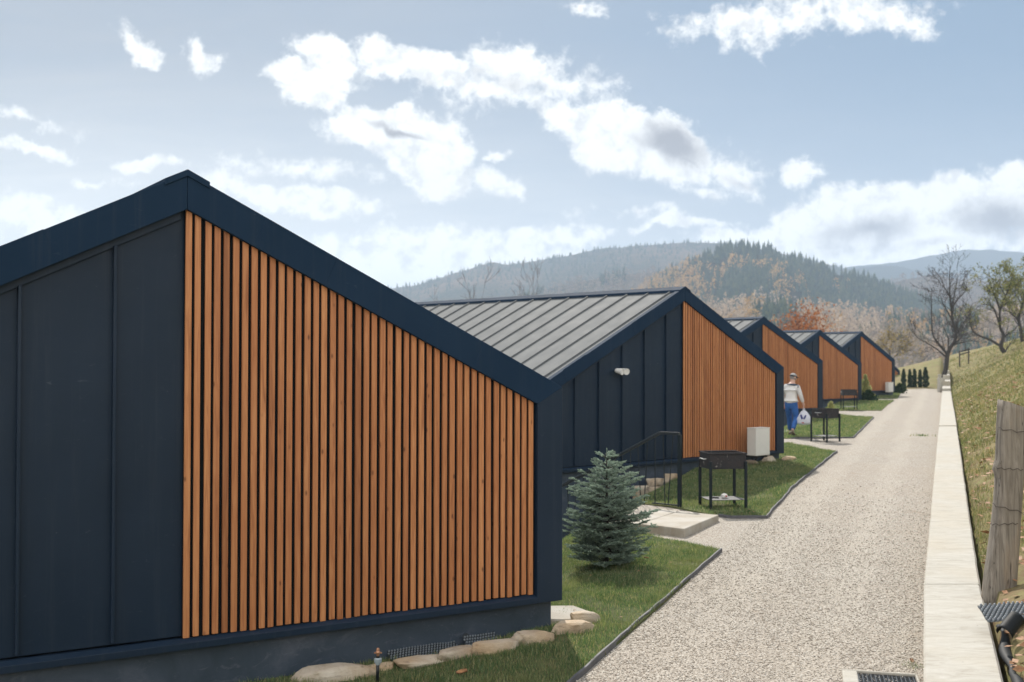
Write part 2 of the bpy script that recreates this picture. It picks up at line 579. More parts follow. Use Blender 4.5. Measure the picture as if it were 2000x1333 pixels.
def blade_mat(name, stops, patch=None):
    def fn(t, p):
        r = island(t)
        c = t.ramp(r, stops)
        n = t.noise(world_pos(t), 1.1, 4, 0.6)
        if patch:
            c = t.mix(t.maprange(n, 0.50, 0.68, 0, 0.75), c, patch)
        t.l.new(c, p.inputs['Base Color'])
        p.inputs['Roughness'].default_value = 0.55
        p.inputs['Specular IOR Level'].default_value = 0.25
        # thin blades let some light through
        tr = t.new('ShaderNodeBsdfTranslucent')
        t.l.new(t.mix(1.0, c, (1.0, 1.1, 0.7), 'MULTIPLY'), tr.inputs[0])
        mx = t.new('ShaderNodeMixShader'); mx.inputs[0].default_value = 0.45
        t.l.new(p.outputs[0], mx.inputs[1]); t.l.new(tr.outputs[0], mx.inputs[2])
        t.l.new(mx.outputs[0], t.n['Material Output'].inputs[0])
    return mat(name, fn)


def m_rock(t, p):
    co = world_pos(t)
    n = t.noise(co, 3.2, 7, 0.65, 0.5)
    c = t.ramp(n, [(0.30, (0.190, 0.150, 0.112)), (0.46, (0.400, 0.335, 0.255)), (0.72, (0.560, 0.510, 0.430))])
    c = t.mix(t.maprange(t.noise(co, 1.3, 3), 0.5, 0.65, 0, 0.5), c, (0.46, 0.30, 0.15))
    c = t.mix(t.maprange(t.noise(t.mapping(co, scale=(1, 1, 5)), 5, 5, 0.7), 0.58, 0.72, 0, 0.7), c, (0.16, 0.125, 0.095))
    t.l.new(c, p.inputs['Base Color'])
    p.inputs['Roughness'].default_value = 0.9
    bump(t, p, t.noise(t.mapping(co, scale=(1, 1, 3)), 9, 8, 0.7), 0.7, 0.03)


def m_slab(t, p):
    co = world_pos(t)
    n = t.noise(co, 1.8, 6, 0.6, 0.4)
    c = t.ramp(n, [(0.3, (0.29, 0.25, 0.195)), (0.5, (0.375, 0.345, 0.295)), (0.72, (0.43, 0.41, 0.38))])
    c = t.mix(t.maprange(t.noise(co, 4.5, 6, 0.7), 0.55, 0.72, 0, 0.5), c, (0.28, 0.20, 0.13))
    t.l.new(c, p.inputs['Base Color'])
    p.inputs['Roughness'].default_value = 0.85
    bump(t, p, t.noise(co, 12, 7, 0.7), 0.4, 0.015)


def m_oldwood(t, p):
    co = coords(t)
    g = t.noise(t.mapping(co, scale=(18, 18, 1.1)), 1.5, 8, 0.68, 1.2)
    c = t.ramp(g, [(0.25, (0.075, 0.062, 0.052)), (0.48, (0.205, 0.180, 0.150)), (0.72, (0.330, 0.300, 0.260))])
    c = t.mix(t.maprange(t.noise(t.mapping(co, scale=(4, 4, 0.9)), 1.6, 4), 0.55, 0.7, 0, 0.6), c, (0.30, 0.225, 0.155))
    cr = t.noise(t.mapping(co, scale=(9, 9, 0.35)), 1.3, 3, 0.5)
    c = t.mix(t.maprange(t.math('ABSOLUTE', t.math('SUBTRACT', cr, 0.5)), 0.0, 0.006, 0.8, 0), c, (0.02, 0.016, 0.013))
    k = t.math('MULTIPLY', t.maprange(t.voro(t.mapping(co, scale=(5, 5, 2.4)), 1.6), 0.04, 0.13, 0.9, 0, True), 0.7)
    c = t.mix(k, c, (0.09, 0.06, 0.04))
    t.l.new(c, p.inputs['Base Color'])
    p.inputs['Roughness'].default_value = 0.9
    bump(t, p, g, 0.7, 0.02)


def m_rust(t, p):
    co = coords(t)
    n = t.noise(co, 7, 7, 0.68, 0.6)
    c = t.ramp(n, [(0.42, (0.010, 0.012, 0.016)), (0.60, (0.024, 0.019, 0.021)), (0.8, (0.070, 0.034, 0.025))])
    w = t.noise(t.mapping(co, scale=(1, 1, 0.6)), 9.0, 6, 0.7, 0.7)
    c = t.mix(t.maprange(w, 0.60, 0.68, 0, 0.9), c, (0.42, 0.38, 0.36))
    t.l.new(c, p.inputs['Base Color'])
    p.inputs['Roughness'].default_value = 0.75
    bump(t, p, n, 0.3, 0.004)


def foliage(name, c0, c1, c2, trans=0.25, rough=0.6):
    def fn(t, p):
        r = island(t)
        c = t.ramp(r, [(0.0, c0), (0.5, c1), (1.0, c2)])
        t.l.new(c, p.inputs['Base Color'])
        p.inputs['Roughness'].default_value = rough
        p.inputs['Specular IOR Level'].default_value = 0.2
        if trans:
            tr = t.new('ShaderNodeBsdfTranslucent')
            t.l.new(c, tr.inputs[0])
            mx = t.new('ShaderNodeMixShader'); mx.inputs[0].default_value = trans
            t.l.new(p.outputs[0], mx.inputs[1]); t.l.new(tr.outputs[0], mx.inputs[2])
            t.l.new(mx.outputs[0], t.n['Material Output'].inputs[0])
    return mat(name, fn)


def hill_mat(name, stops, scale=0.02, streak=5.0):
    def fn(t, p):
        co = world_pos(t)
        n = t.noise(co, scale * 0.18, 6, 0.6)
        f = t.noise(t.mapping(co, scale=(1, 1, 0.35)), scale * streak, 5, 0.75)
        v = t.math('MULTIPLY_ADD', f, 0.55, t.math('MULTIPLY', n, 0.45))
        t.l.new(t.ramp(v, stops), p.inputs['Base Color'])
        p.inputs['Roughness'].default_value = 1.0
        p.inputs['Specular IOR Level'].default_value = 0.0
        bump(t, p, f, 1.0, 8.0)
    return mat(name, fn)


M = {}
M['clad'] = mat('navy_metal', m_cladding)
M['trim'] = mat('navy_metal_trim', m_trim)
M['roof'] = mat('sheen_grey_roof_metal', m_roof)
M['slat'] = mat('stained_wood_slat', m_slats)
M['black'] = simple('black_backing', (0.006, 0.008, 0.010), 0.8, spec=0.1)
M['plinth'] = mat('bitumen_plinth', m_plinth)
M['concrete'] = mat('pale_concrete', m_concrete)
M['gravel'] = mat('beige_gravel', m_gravel)
M['ground'] = mat('rough_meadow', m_ground)
M['lawn'] = mat('lawn_soil', m_lawn)
M['blade'] = blade_mat('grass_blade', [(0.0, (0.066, 0.125, 0.060)), (0.40, (0.112, 0.185, 0.082)), (0.70, (0.185, 0.245, 0.108)), (0.86, (0.33, 0.31, 0.16)), (1.0, (0.50, 0.43, 0.26))], (0.27, 0.27, 0.13))
M['bank_blade'] = blade_mat('bank_grass', [(0.0, (0.080, 0.110, 0.045)), (0.28, (0.150, 0.170, 0.070)), (0.55, (0.25, 0.225, 0.110)), (0.78, (0.34, 0.255, 0.155)), (1.0, (0.48, 0.38, 0.25))], (0.13, 0.16, 0.060))
M['rock'] = mat('sandstone', m_rock)
M['slab'] = mat('sandstone_slab', m_slab)
M['oldwood'] = mat('weathered_wood', m_oldwood)
M['railtop'] = simple('glossy_handrail', (0.012, 0.018, 0.023), 0.32, spec=0.9)  # lighter and glossier than the railing steel, for a sky highlight along the top
M['rust'] = mat('rusty_steel', m_rust)
M['steel'] = simple('black_painted_steel', (0.006, 0.013, 0.018), 0.5, spec=0.3)
M['white'] = simple('white_enamel', (0.66, 0.655, 0.63), 0.5, var=0.03)
M['lamp'] = simple('lamp_white', (0.70, 0.70, 0.69), 0.35, var=0.03)
M['glass'] = simple('lamp_glass', (0.35, 0.36, 0.37), 0.1, var=0.03)
M['hdpe'] = simple('black_plastic', (0.010, 0.014, 0.019), 0.38, spec=0.5)
M['edging'] = simple('grey_edging', (0.095, 0.095, 0.105), 0.7, var=0.3, scale=9, b=0.3)
M['bark'] = simple('dark_bark', (0.040, 0.034, 0.030), 0.9, var=0.35, scale=9, b=0.6, bscale=25)
M['palebark'] = simple('pale_bark', (0.30, 0.265, 0.235), 0.9, var=0.3, scale=3)
M['greybark'] = simple('grey_bark', (0.13, 0.11, 0.10), 0.9, var=0.3, scale=3)
M['needle'] = foliage('blue_spruce_needle', (0.20, 0.28, 0.23), (0.31, 0.40, 0.325), (0.47, 0.54, 0.44), 0.42)
M['thuja'] = foliage('thuja_green', (0.016, 0.040, 0.018), (0.026, 0.056, 0.022), (0.042, 0.075, 0.030), 0.1)
M['yellowbush'] = foliage('yellow_green_leaf', (0.30, 0.33, 0.11), (0.42, 0.42, 0.17), (0.55, 0.52, 0.26), 0.45)
M['appleleaf'] = foliage('late_apple_leaf', (0.12, 0.15, 0.040), (0.19, 0.21, 0.060), (0.34, 0.30, 0.095), 0.4)
M['copper'] = foliage('copper_leaf', (0.20, 0.060, 0.022), (0.34, 0.125, 0.045), (0.46, 0.22, 0.10), 0.3)
M['goldleaf'] = foliage('gold_leaf', (0.22, 0.17, 0.045), (0.30, 0.22, 0.06), (0.36, 0.28, 0.10), 0.3)
M['conifer'] = foliage('far_conifer', (0.022, 0.046, 0.036), (0.040, 0.070, 0.046), (0.085, 0.105, 0.050), 0.15, 0.9)
M['birch'] = foliage('far_pale_tree', (0.34, 0.27, 0.22), (0.46, 0.35, 0.25), (0.54, 0.44, 0.35), 0.4, 0.9)
M['larch'] = foliage('far_gold_tree', (0.38, 0.22, 0.075), (0.46, 0.28, 0.10), (0.54, 0.37, 0.18), 0.4, 0.9)
M['greywood'] = foliage('far_bare_tree', (0.17, 0.14, 0.125), (0.24, 0.20, 0.17), (0.32, 0.26, 0.21), 0.3, 0.9)
M['wire'] = simple('rusty_wire', (0.035, 0.025, 0.020), 0.7)
M['paper'] = simple('white_paper', (0.75, 0.73, 0.71), 0.7, var=0.04)
M['redink'] = simple('red_print', (0.45, 0.06, 0.05), 0.6)
M['leaf'] = simple('brown_leaf', (0.27, 0.135, 0.06), 0.7, var=0.4, scale=30)
M['brass'] = simple('copper_fitting', (0.45, 0.24, 0.15), 0.4, metal=0.6)
M['greyplastic'] = simple('grey_plastic', (0.30, 0.36, 0.40), 0.5)
M['skin'] = simple('skin', (0.52, 0.32, 0.25), 0.5, var=0.05)
M['sweater'] = simple('off_white_knit', (0.56, 0.55, 0.55), 0.9, var=0.06, scale=30, b=0.3)
M['vest'] = simple('pale_vest', (0.62, 0.61, 0.60), 0.8, var=0.05, scale=20)
M['navycloth'] = simple('navy_cloth', (0.030, 0.055, 0.090), 0.8)
M['jeans'] = simple('blue_jeans', (0.020, 0.095, 0.320), 0.8, var=0.3, scale=8)
M['capdark'] = simple('dark_cap', (0.014, 0.017, 0.022), 0.8)
M['capgrey'] = simple('grey_cap', (0.30, 0.30, 0.30), 0.8)
M['hair'] = simple('grey_hair', (0.22, 0.20, 0.19), 0.8)
M['shoe'] = simple('tan_shoe', (0.16, 0.12, 0.09), 0.7)
M['bag'] = foliage('white_plastic_bag', (0.70, 0.72, 0.78), (0.70, 0.72, 0.78), (0.70, 0.72, 0.78), 0.35, 0.4)
M['bagblue'] = simple('blue_print', (0.030, 0.040, 0.18), 0.5)

# ------------------------------------------------------------------ terrain shape
F = 2243.0


def sstep(x, a, b):
    t = min(1.0, max(0.0, (x - a) / (b - a)))
    return t * t * (3 - 2 * t)


def xe(y): return 2.65 + 0.37 * (y - 14.59)            # left edge of the path


def xw(y):                                             # left edge of the wall
    return 3.88 + (0.3595 if y < 10.82 else 0.3775) * (y - 10.82)


WALLW = 0.53


def xr(y): return xw(y) + WALLW


def pathz(y):
    return float(np.interp(y, [-30, 15, 20, 26, 32, 55, 75, 95, 140], [0, 0, .07, .17, .19, .23, .25, .27, .4]))


def ground(x, y):
    P = pathz(y)
    a = xe(y) - x
    b = x - xr(y)
    if b > 0:
        z = P + 0.33 + 0.5 * min(b, 7.0) + 0.12 * max(0, b - 7.0) * (1 if b < 60 else 60 / b)
    else:
        k = sstep(y, 12.5, 17.0)
        d = max(0.0, a - 2.25)
        z = P - k * (0.62 * min(d, 4.0) + 0.04 * max(0, min(d, 80) - 4.0)) - (1 - k) * (0.10 * sstep(a, 0.5, 1.7) + 0.03 * max(0, a - 2))
    if y > 82:
        w = sstep(y, 84, 112)
        m = max(0.25 + 0.004 * (b + 10), min(2.86 + 0.246 * b, 2.86 + 0.246 * 26))
        if b < -10: m = 0.3 - 0.03 * min(60, -10 - b)
        z = z * (1 - w) + m * w
    if y > 150:
        z -= (min(y, 400) - 150) * 0.07
    return z


def px(pxl, pyl, z):
    """world point on the level z seen at a place in the photograph (used only to survey the site)"""
    a, b = pxl - 1000, pyl - 666.5
    r, tl = RAD(0.134), RAD(0.888)
    X = math.cos(r) * a + math.sin(r) * b
    Y = -math.sin(r) * a + math.cos(r) * b
    dx, u = X / F, -Y / F
    dy = math.cos(tl) - u * math.sin(tl)
    dz = math.sin(tl) + u * math.cos(tl)
    k = (z - CAMH) / dz
    return Vector((dx * k, dy * k, z))


def build_ground():
    ys = np.concatenate([np.arange(-30, 3, 3), np.arange(3, 30, 0.4), np.arange(30, 60, 1.0), np.arange(60, 160, 2.0), np.arange(160, 420, 20), np.arange(420, 5200, 400)])
    us = np.concatenate([-np.geomspace(3000, 40, 14), np.arange(-38, -8, 2.5), np.arange(-8, 0, 0.4), np.arange(0, 2.6, 0.2), np.array([3.2]), ])
    # offsets relative to the wall line so that the bank foot runs along the wall
    offs = np.concatenate([-np.geomspace(3000, 30, 14), np.arange(-28, -10, 2.0), np.arange(-10, -0.01, 0.35), [0.0, 0.26, 0.528, 0.53], np.arange(0.65, 6, 0.25), np.arange(6, 20, 1.0), np.geomspace(21, 3000, 18)])
    V = []
    for y in ys:
        for o in offs:
            x = xw(min(y, 200)) + o
            z = ground(x, y)
            if 0 <= o <= 0.528: z = pathz(y) - 0.05
            if o > 0.55 and o < 12 and y < 150: z += 0.085 * (mnoise.noise(Vector((x * 1.1, y * 0.8, 0))) + 0.6 * mnoise.noise(Vector((x * 2.7, y * 2.1, 3))))
            V.append((x, y, z))
    n = len(offs)
    i, j = np.meshgrid(np.arange(len(ys) - 1), np.arange(n - 1), indexing='ij')
    a = (i * n + j).ravel()
    Fc = np.stack([a, a + 1, a + 1 + n, a + n], 1)
    struct(np_mesh('ground', V, Fc, M['ground'], smooth=True))
    # gravel path: a sheet of its own lying just above the ground
    ys = np.arange(4.5, 91, 0.35)
    V = []
    ks = np.concatenate([np.linspace(0, 1, 12), np.linspace(1, 2, 12)[1:]])
    for y in ys:
        x0, x1, x2 = xe(y) - 3.2, xe(y) - 0.02, xw(y) + 0.12
        end = sstep(y, 84, 91)
        for k in ks:
            x = x0 + (x1 - x0) * k if k <= 1 else x1 + (x2 - x1) * (k - 1)
            z = ground(x, y) + 0.012 + 0.02 * mnoise.noise(Vector((x * 0.9, y * 0.7, 5))) * 0.6 - 0.06 * end
            V.append((x, y, z))
    n = len(ks)
    i, j = np.meshgrid(np.arange(len(ys) - 1), np.arange(n - 1), indexing='ij')
    a = (i * n + j).ravel()
    struct(np_mesh('gravel_path', V, np.stack([a, a + 1, a + 1 + n, a + n], 1), M['gravel'], smooth=True))


build_ground()

# ------------------------------------------------------------------ cabins
SL, SR, SS = 3.99, 3.44, 3.171
ZR, ZE = 3.855, 2.194
ZB, ZS = 0.255, 0.334
ZBR = 3.575                      # under side of the fascia at the ridge
RISE = (ZR - ZE) / SR
DEEP = 10.0
CABINS = [  # ridge foot x, y, yaw, lift, label
    (-2.457, 8.665, 31.9, 0.0, "nearest dark metal cabin with orange wooden slats, cut off by the left picture edge"),
    (3.568, 23.67, 41.47, 0.08, "second dark cabin along the path, rusty grill and black stair railing before its slatted gable"),
    (9.55, 43.54, 36.0, 0.21, "third cabin along the path, its orange slatted gable behind the walking person"),
    (15.71, 58.52, 37.2, 0.10, "fourth cabin along the path, yellow-green bush standing beside its corner post"),
    (20.77, 68.19, 38.7, 0.26, "fifth cabin along the path, pale utility box in front of its slats"),
    (31.15, 97.8, 40.0, -0.7, "farthest cabin, only its dark edge showing behind the fifth cabin"),
]


def ztop(s): return ZR - RISE * abs(s)


def make_cabin():
    root = thing('cabin', CABINS[0][4], 'cabin', (0, 0, 0), 0, 'row of cabins along the gravel path')
    ew = SL - 0.28
    er = SR - 0.16
    n0 = 0.06
    rz = ZBR + 0.10
    # cladding body: right wall line, left wall line
    m = MB()
    m.prism_y([(-ew, 0.34), (er, 0.34), (er, rz - RISE * er), (0, rz), (-ew, rz - RISE * ew)], n0 + 0.035, DEEP - 0.25)
    # standing seams on the dark part of the gable
    s = -0.51
    while s > -ew:
        m.box((s - 0.012, n0 - 0.010, 0.36), (s + 0.012, n0 + 0.04, rz - RISE * abs(s) - 0.15))
        s -= 0.652
    # thin metal strip closing the cladding under the fascia
    for q0, q1 in ((-ew, -0.03),):
        m.prism_y([(q0, ZBR - RISE * abs(q0) - 0.06), (q1, ZBR - RISE * abs(q1) - 0.06), (q1, ZBR - RISE * abs(q1) + 0.02), (q0, ZBR - RISE * abs(q0) + 0.02)], n0 + 0.006, n0 + 0.04)
    # side seams
    y = 0.7
    while y < DEEP - 0.4:
        m.box((-ew - 0.025, y - 0.012, 0.36), (-ew + 0.01, y + 0.012, rz - RISE * ew - 0.02))
        m.box((er - 0.01, y - 0.012, 0.36), (er + 0.025, y + 0.012, rz - RISE * er - 0.02))
        y += 0.6
    m.build('wall_cladding', M['clad'], root, bevel=0.003)
    # black board behind the slats
    m = MB()
    m.prism_y([(0.0, ZS - 0.02), (SS + 0.06, ZS - 0.02), (SS + 0.06, ZBR - RISE * (SS + 0.06) + 0.08), (0.0, ZBR + 0.08)], 0.064, 0.074)
    m.build('backing_board', M['black'], root)
    # slats: one screen
    m = MB()
    N_SL = 43
    pitch = SS / N_SL
    w = 0.0465
    rng = random.Random(3)
    for i in range(N_SL):
        a = 0.004 + i * pitch + rng.uniform(-0.0025, 0.0025)
        b = a + w + rng.uniform(-0.002, 0.002)
        zb = ZS + rng.uniform(-0.006, 0.006)
        dn = rng.uniform(-0.004, 0.004)
        zt0, zt1 = ZBR - RISE * a + 0.02, ZBR - RISE * b + 0.02
        ln = rng.uniform(-0.004, 0.004)
        vs = [(a, 0.038 + dn, zb), (b, 0.038 + dn, zb), (b, 0.062, zb), (a, 0.062, zb),
              (a + ln, 0.038 + dn, zt0), (b + ln, 0.038 + dn, zt1), (b + ln, 0.062, zt1), (a + ln, 0.062, zt0)]
        m.add(vs, [(0, 3, 2, 1), (4, 5, 6, 7), (0, 1, 5, 4), (1, 2, 6, 5), (2, 3, 7, 6), (3, 0, 4, 7)])
    m.build('slat_screen', M['slat'], root, bevel=0.003)
    # fascia band round the gable with the right-hand post
    fd = ZR - ZBR
    m = MB()
    m.prism_y([(-SL, ztop(SL) - 0.02), (-SL + 0.11, ZBR - RISE * (SL - 0.11)), (-0.0015, ZBR), (-0.0015, ZR)][::1], -0.0, 0.12)
    m.prism_y([(0.0015, ZR), (0.0015, ZBR), (SS, ZBR - RISE * SS), (SR - 0.001, ZE)], -0.0, 0.12)
    # lap joints
    for s in (-1.02, 0.62, -2.9, 2.6):
        sg = 1 if s > 0 else -1
        z1, z0 = ztop(s), ZBR - RISE * abs(s)
        o = 0.10 * sg
        m.add([(s, -0.003, z1), (s + 0.6 * sg, -0.003, z1 - RISE * 0.6), (s + 0.6 * sg - o, -0.003, z0 - RISE * (0.6 - 0.1)), (s - o, -0.003, z0 + RISE * 0.1),
               (s, 0.0, z1), (s + 0.6 * sg, 0.0, z1 - RISE * 0.6), (s + 0.6 * sg - o, 0.0, z0 - RISE * 0.5), (s - o, 0.0, z0 + RISE * 0.1)],
              [(0, 1, 2, 3), (0, 3, 7, 4), (1, 5, 6, 2), (2, 6, 7, 3), (0, 4, 5, 1)])
    m.build('fascia', M['trim'], root, bevel=0.004)
    m = MB()
    m.prism_y([(SS, ZB), (SR, ZB), (SR, ZE - 0.001), (SS, ZBR - RISE * SS - 0.001)], 0.0, 0.16)
    m.build('corner_post', M['clad'], root, bevel=0.004)
    # bottom trim
    m = MB()
    prof = [(-0.005, ZB), (-0.005, ZS - 0.028), (0.05, ZS - 0.004), (0.09, ZS - 0.004), (0.09, ZB)]
    a, b = -ew - 0.02, SS - 0.002
    n = len(prof)
    vs = [(a, yy, zz) for yy, zz in prof] + [(b, yy, zz) for yy, zz in prof]
    fs = [tuple(range(n)), tuple(reversed(range(n, 2 * n)))] + [(i, i + n, (i + 1) % n + n, (i + 1) % n) for i in range(n)]
    m.add(vs, fs)
    m.build('base_trim', M['clad'], root, bevel=0.002)
    # plinth
    m = MB()
    m.box((-ew + 0.03, 0.085, -4.0), (er + 0.10, DEEP - 0.3, ZB + 0.05))
    m.build('plinth', M['plinth'], root, bevel=0.012)
    # roof: two slopes with standing seams
    m = MB()
    th = 0.10
    e0 = 0.015
    for sg, ex in ((-1, SL - 0.01), (1, SR - 0.004)):
        za, zb2 = ZR - 0.034, ztop(ex) - 0.034
        pl = [(0, za), (sg * ex, zb2), (sg * ex, zb2 - th), (0, za - th)]
        if sg > 0: pl = pl[::-1]
        m.prism_y(pl, 0.121, DEEP)
        y = 0.27
        while y < DEEP:
            q0, q1 = sg * 0.09, sg * (ex - 0.02)
            zz0, zz1 = ztop(q0) - 0.035, ztop(q1) - 0.035
            hh = 0.036
            vs = [(q0, y - 0.015, zz0), (q1, y - 0.015, zz1), (q1, y + 0.015, zz1), (q0, y + 0.015, zz0),
                  (q0, y - 0.012, zz0 + hh), (q1, y - 0.012, zz1 + hh), (q1, y + 0.012, zz1 + hh), (q0, y + 0.012, zz0 + hh)]
            m.add(vs, [(0, 3, 2, 1), (4, 5, 6, 7), (0, 1, 5, 4), (1, 2, 6, 5), (2, 3, 7, 6), (3, 0, 4, 7)])
            y += 0.595
    # gable end behind, closing the roof
    m.prism_y([(-SL + 0.02, ztop(SL) - 0.14), (-SL + 0.2, ztop(SL) - 0.35), (0, ZBR + 0.02), (SR - 0.2, ZE - 0.3), (SR - 0.02, ZE - 0.12), (0, ZR - 0.06)], DEEP - 0.2, DEEP - 0.02)
    rf = m.build('roof', M['roof'], root)
    m = MB()
    c = 0.17
    up = 0.022
    m.prism_y([(-c, ztop(c) - 0.03), (0, ZR - 0.03), (c, ztop(c) - 0.03), (c, ztop(c) + up), (0, ZR + up), (-c, ztop(c) + up)], -0.012, DEEP + 0.02)
    m.build('ridge_cap', M['trim'], rf, bevel=0.003)
    m = MB()
    m.tube([(-SL - 0.04, 0.13, ztop(SL) - 0.06), (-SL - 0.04, DEEP, ztop(SL) - 0.06)], 0.05, 8)
    m.build('gutter', M['clad'], root, smooth=True)
    # twin spotlight on the cladding
    sp = MB().box((-2.03, -0.02, 2.11), (-1.87, 0.062, 2.17)).build('spotlight', M['lamp'], root, bevel=0.01)
    for dx, tilt in ((-0.085, 12), (0.085, -16)):
        Mx = Matrix.Translation((-1.95 + dx, -0.03, 2.14)) @ Matrix.Rotation(RAD(tilt), 4, 'Z') @ Matrix.Rotation(RAD(100), 4, 'X')
        h = MB().lathe([(0.035, -0.06), (0.045, -0.04), (0.06, 0.06), (0.064, 0.085), (0.064, 0.10), (0.052, 0.10), (0.050, 0.088)], 16, Mx).build('lamp_head', M['lamp'], sp, smooth=False)
    return root


M['roof2'] = M['roof']
cab = make_cabin()
cabins = []
for i, (x, y, th, dz, lab) in enumerate(CABINS):
    o = cab if i == 0 else copy_tree(cab)
    o.location = (x, y, dz)
    o.rotation_euler = (0, 0, RAD(th))
    o['label'] = lab
    cabins.append(o)


def cab_pt(i, s, n, z):
    """site point beside cabin i: s along its gable, n behind (+) or in front (-)"""
    x, y, th, dz, _ = CABINS[i]
    c, q = math.cos(RAD(th)), math.sin(RAD(th))
    return Vector((x + s * c - n * q, y + s * q + n * c, z))


def in_cabin(x, y):
    for (cx, cy, th, dz, _) in CABINS:
        c, q = math.cos(RAD(th)), math.sin(RAD(th))
        dx, dy = x - cx, y - cy
        s, n = dx * c + dy * q, -dx * q + dy * c
        if n > 0.06 and -SL < s < SR - 0.05 and n < DEEP: return True
    return False


# ------------------------------------------------------------------ lawns
LAWNS = [
    [(-4.0, 5.0), (xe(5.0), 5.0), (xe(8), 8.0), (xe(11) + 0.02, 11.0), (2.65, 14.59), (1.95, 15.75), (1.75, 16.2), (-1.5, 16.6), (-1.5, 11)],
    [(2.55, 18.55), (3.02, 17.75), (3.30, 17.42), (3.84, 17.43), (5.1, 21.0), (6.55, 24.6), (7.9, 28.0), (7.4, 30.8), (3.0, 28.0), (-1.0, 21.5)],
    [(7.6, 32.5), (9.7, 32.8), (11.8, 38.5), (13.8, 43.9), (13.0, 46.4), (9, 46), (6, 38)],
    [(13.8, 49.6), (16.05, 49.9), (18.2, 55.7), (20.45, 61.5), (19.2, 62.0), (13, 58)],
    [(19.8, 64.2), (21.6, 64.4), (25.1, 74.2), (28.8, 84.0), (26, 84), (20, 70)],
]


def in_poly(poly, x, y):
    c = False
    n = len(poly)
    j = n - 1
    for i in range(n):
        xi, yi = poly[i]; xj, yj = poly[j]
        if (yi > y) != (yj > y) and x < (xj - xi) * (y - yi) / (yj - yi) + xi: c = not c
        j = i
    return c


def build_lawn(poly, step):
    bm = bmesh.new()
    vs = [bm.verts.new((x, y, 0)) for x, y in poly]
    bm.faces.new(vs)
    x0, x1 = min(p[0] for p in poly), max(p[0] for p in poly)
    y0, y1 = min(p[1] for p in poly), max(p[1] for p in poly)
    for lo, hi, no in ((x0, x1, (1, 0, 0)), (y0, y1, (0, 1, 0))):
        k = lo + step
        while k < hi:
            bmesh.ops.bisect_plane(bm, geom=bm.verts[:] + bm.edges[:] + bm.faces[:], plane_co=(k if no[0] else 0, k if no[1] else 0, 0), plane_no=no)
            k += step
    for v in bm.verts:
        v.co.z = ground(v.co.x, v.co.y) + 0.035 + 0.012 * mnoise.noise(Vector((v.co.x * 2.2, v.co.y * 2.2, 9)))
    r = bmesh.ops.extrude_edge_only(bm, edges=[e for e in bm.edges if e.is_boundary])
    for v in r['geom']:
        if isinstance(v, bmesh.types.BMVert): v.co.z -= 0.09
    me = bpy.data.meshes.new('lawn')
    bm.to_mesh(me); bm.free()
    me.materials.append(M['lawn'])
    o = bpy.data.objects.new('lawn', me)
    COL.objects.link(o)
    struct(o)


for i, p in enumerate(LAWNS): build_lawn(p, (0.3, 0.5, 1.0, 1.5, 2.0)[i])


def blades(pts, hmin, hmax, wid, seed, lean=0.5, hs=None):
    """arrays of bent grass blades rooted at pts (n,3)"""
    r = np.random.default_rng(seed)
    n = len(pts)
    P = np.asarray(pts)
    h = r.uniform(hmin, hmax, n) * (1 if hs is None else hs)
    az = r.uniform(0, 2 * np.pi, n)
    ln = r.uniform(0.1, 1.0, n) * lean * h
    d = np.stack([np.cos(az), np.sin(az), np.zeros(n)], 1)
    s = np.stack([-np.sin(az), np.cos(az), np.zeros(n)], 1)
    w = wid * r.uniform(0.7, 1.3, n)
    up = np.array([0, 0, 1.0])
    mid = P + up * (h * 0.58)[:, None] + d * (ln * 0.35)[:, None]
    tip = P + up * h[:, None] + d * ln[:, None]
    V = np.stack([P - s * w[:, None] / 2, P + s * w[:, None] / 2, mid + s * w[:, None] * 0.38, mid - s * w[:, None] * 0.38, tip], 1).reshape(-1, 3)
    b = np.arange(n)[:, None] * 5
    T = np.concatenate([b + np.array([[0, 1, 2]]), b + np.array([[0, 2, 3]]), b + np.array([[3, 2, 4]])], 0)
    return V, T


def lawn_grass():
    rng = random.Random(5)
    VV, TT, base = [], [], 0
    spec = [(0, 7000, 0.022, 0.060, 0.0042), (1, 2600, 0.025, 0.065, 0.007), (2, 700, 0.03, 0.07, 0.014), (3, 300, 0.03, 0.08, 0.022), (4, 160, 0.03, 0.08, 0.03)]
    for li, dens, h0, h1, w in spec:
        poly = LAWNS[li]
        x0, x1 = min(p[0] for p in poly), max(p[0] for p in poly)
        y0, y1 = min(p[1] for p in poly), max(p[1] for p in poly)
        n = int((x1 - x0) * (y1 - y0) * dens)
        pts = []
        R = np.random.default_rng(li + 40)
        xs = R.uniform(x0, x1, n); ysr = R.uniform(y0, y1, n)
        for x, y in zip(xs, ysr):
            if y < 7.9 or x < -0.28 * y: continue
            if not in_poly(poly, x, y) or in_cabin(x, y): continue
            k = mnoise.noise(Vector((x * 1.7, y * 1.7, 1.3)))
            if k < -0.25 and rng.random() < 0.6: continue
            pts.append((x, y, ground(x, y) + 0.028))
        hs = np.array([0.75 + 0.9 * max(0.0, mnoise.noise(Vector((x * 3.1, y * 3.1, 6))) + 0.15) for x, y, _ in pts])
        V, T = blades(pts, h0, h1, w, li, 0.7, hs)
        VV.append(V); TT.append(T + base); base += len(V)
    stuff(np_mesh('lawn_grass', np.concatenate(VV), np.concatenate(TT), M['blade']), 'short green lawn grass in plots before the cabins', 'grass')


lawn_grass()


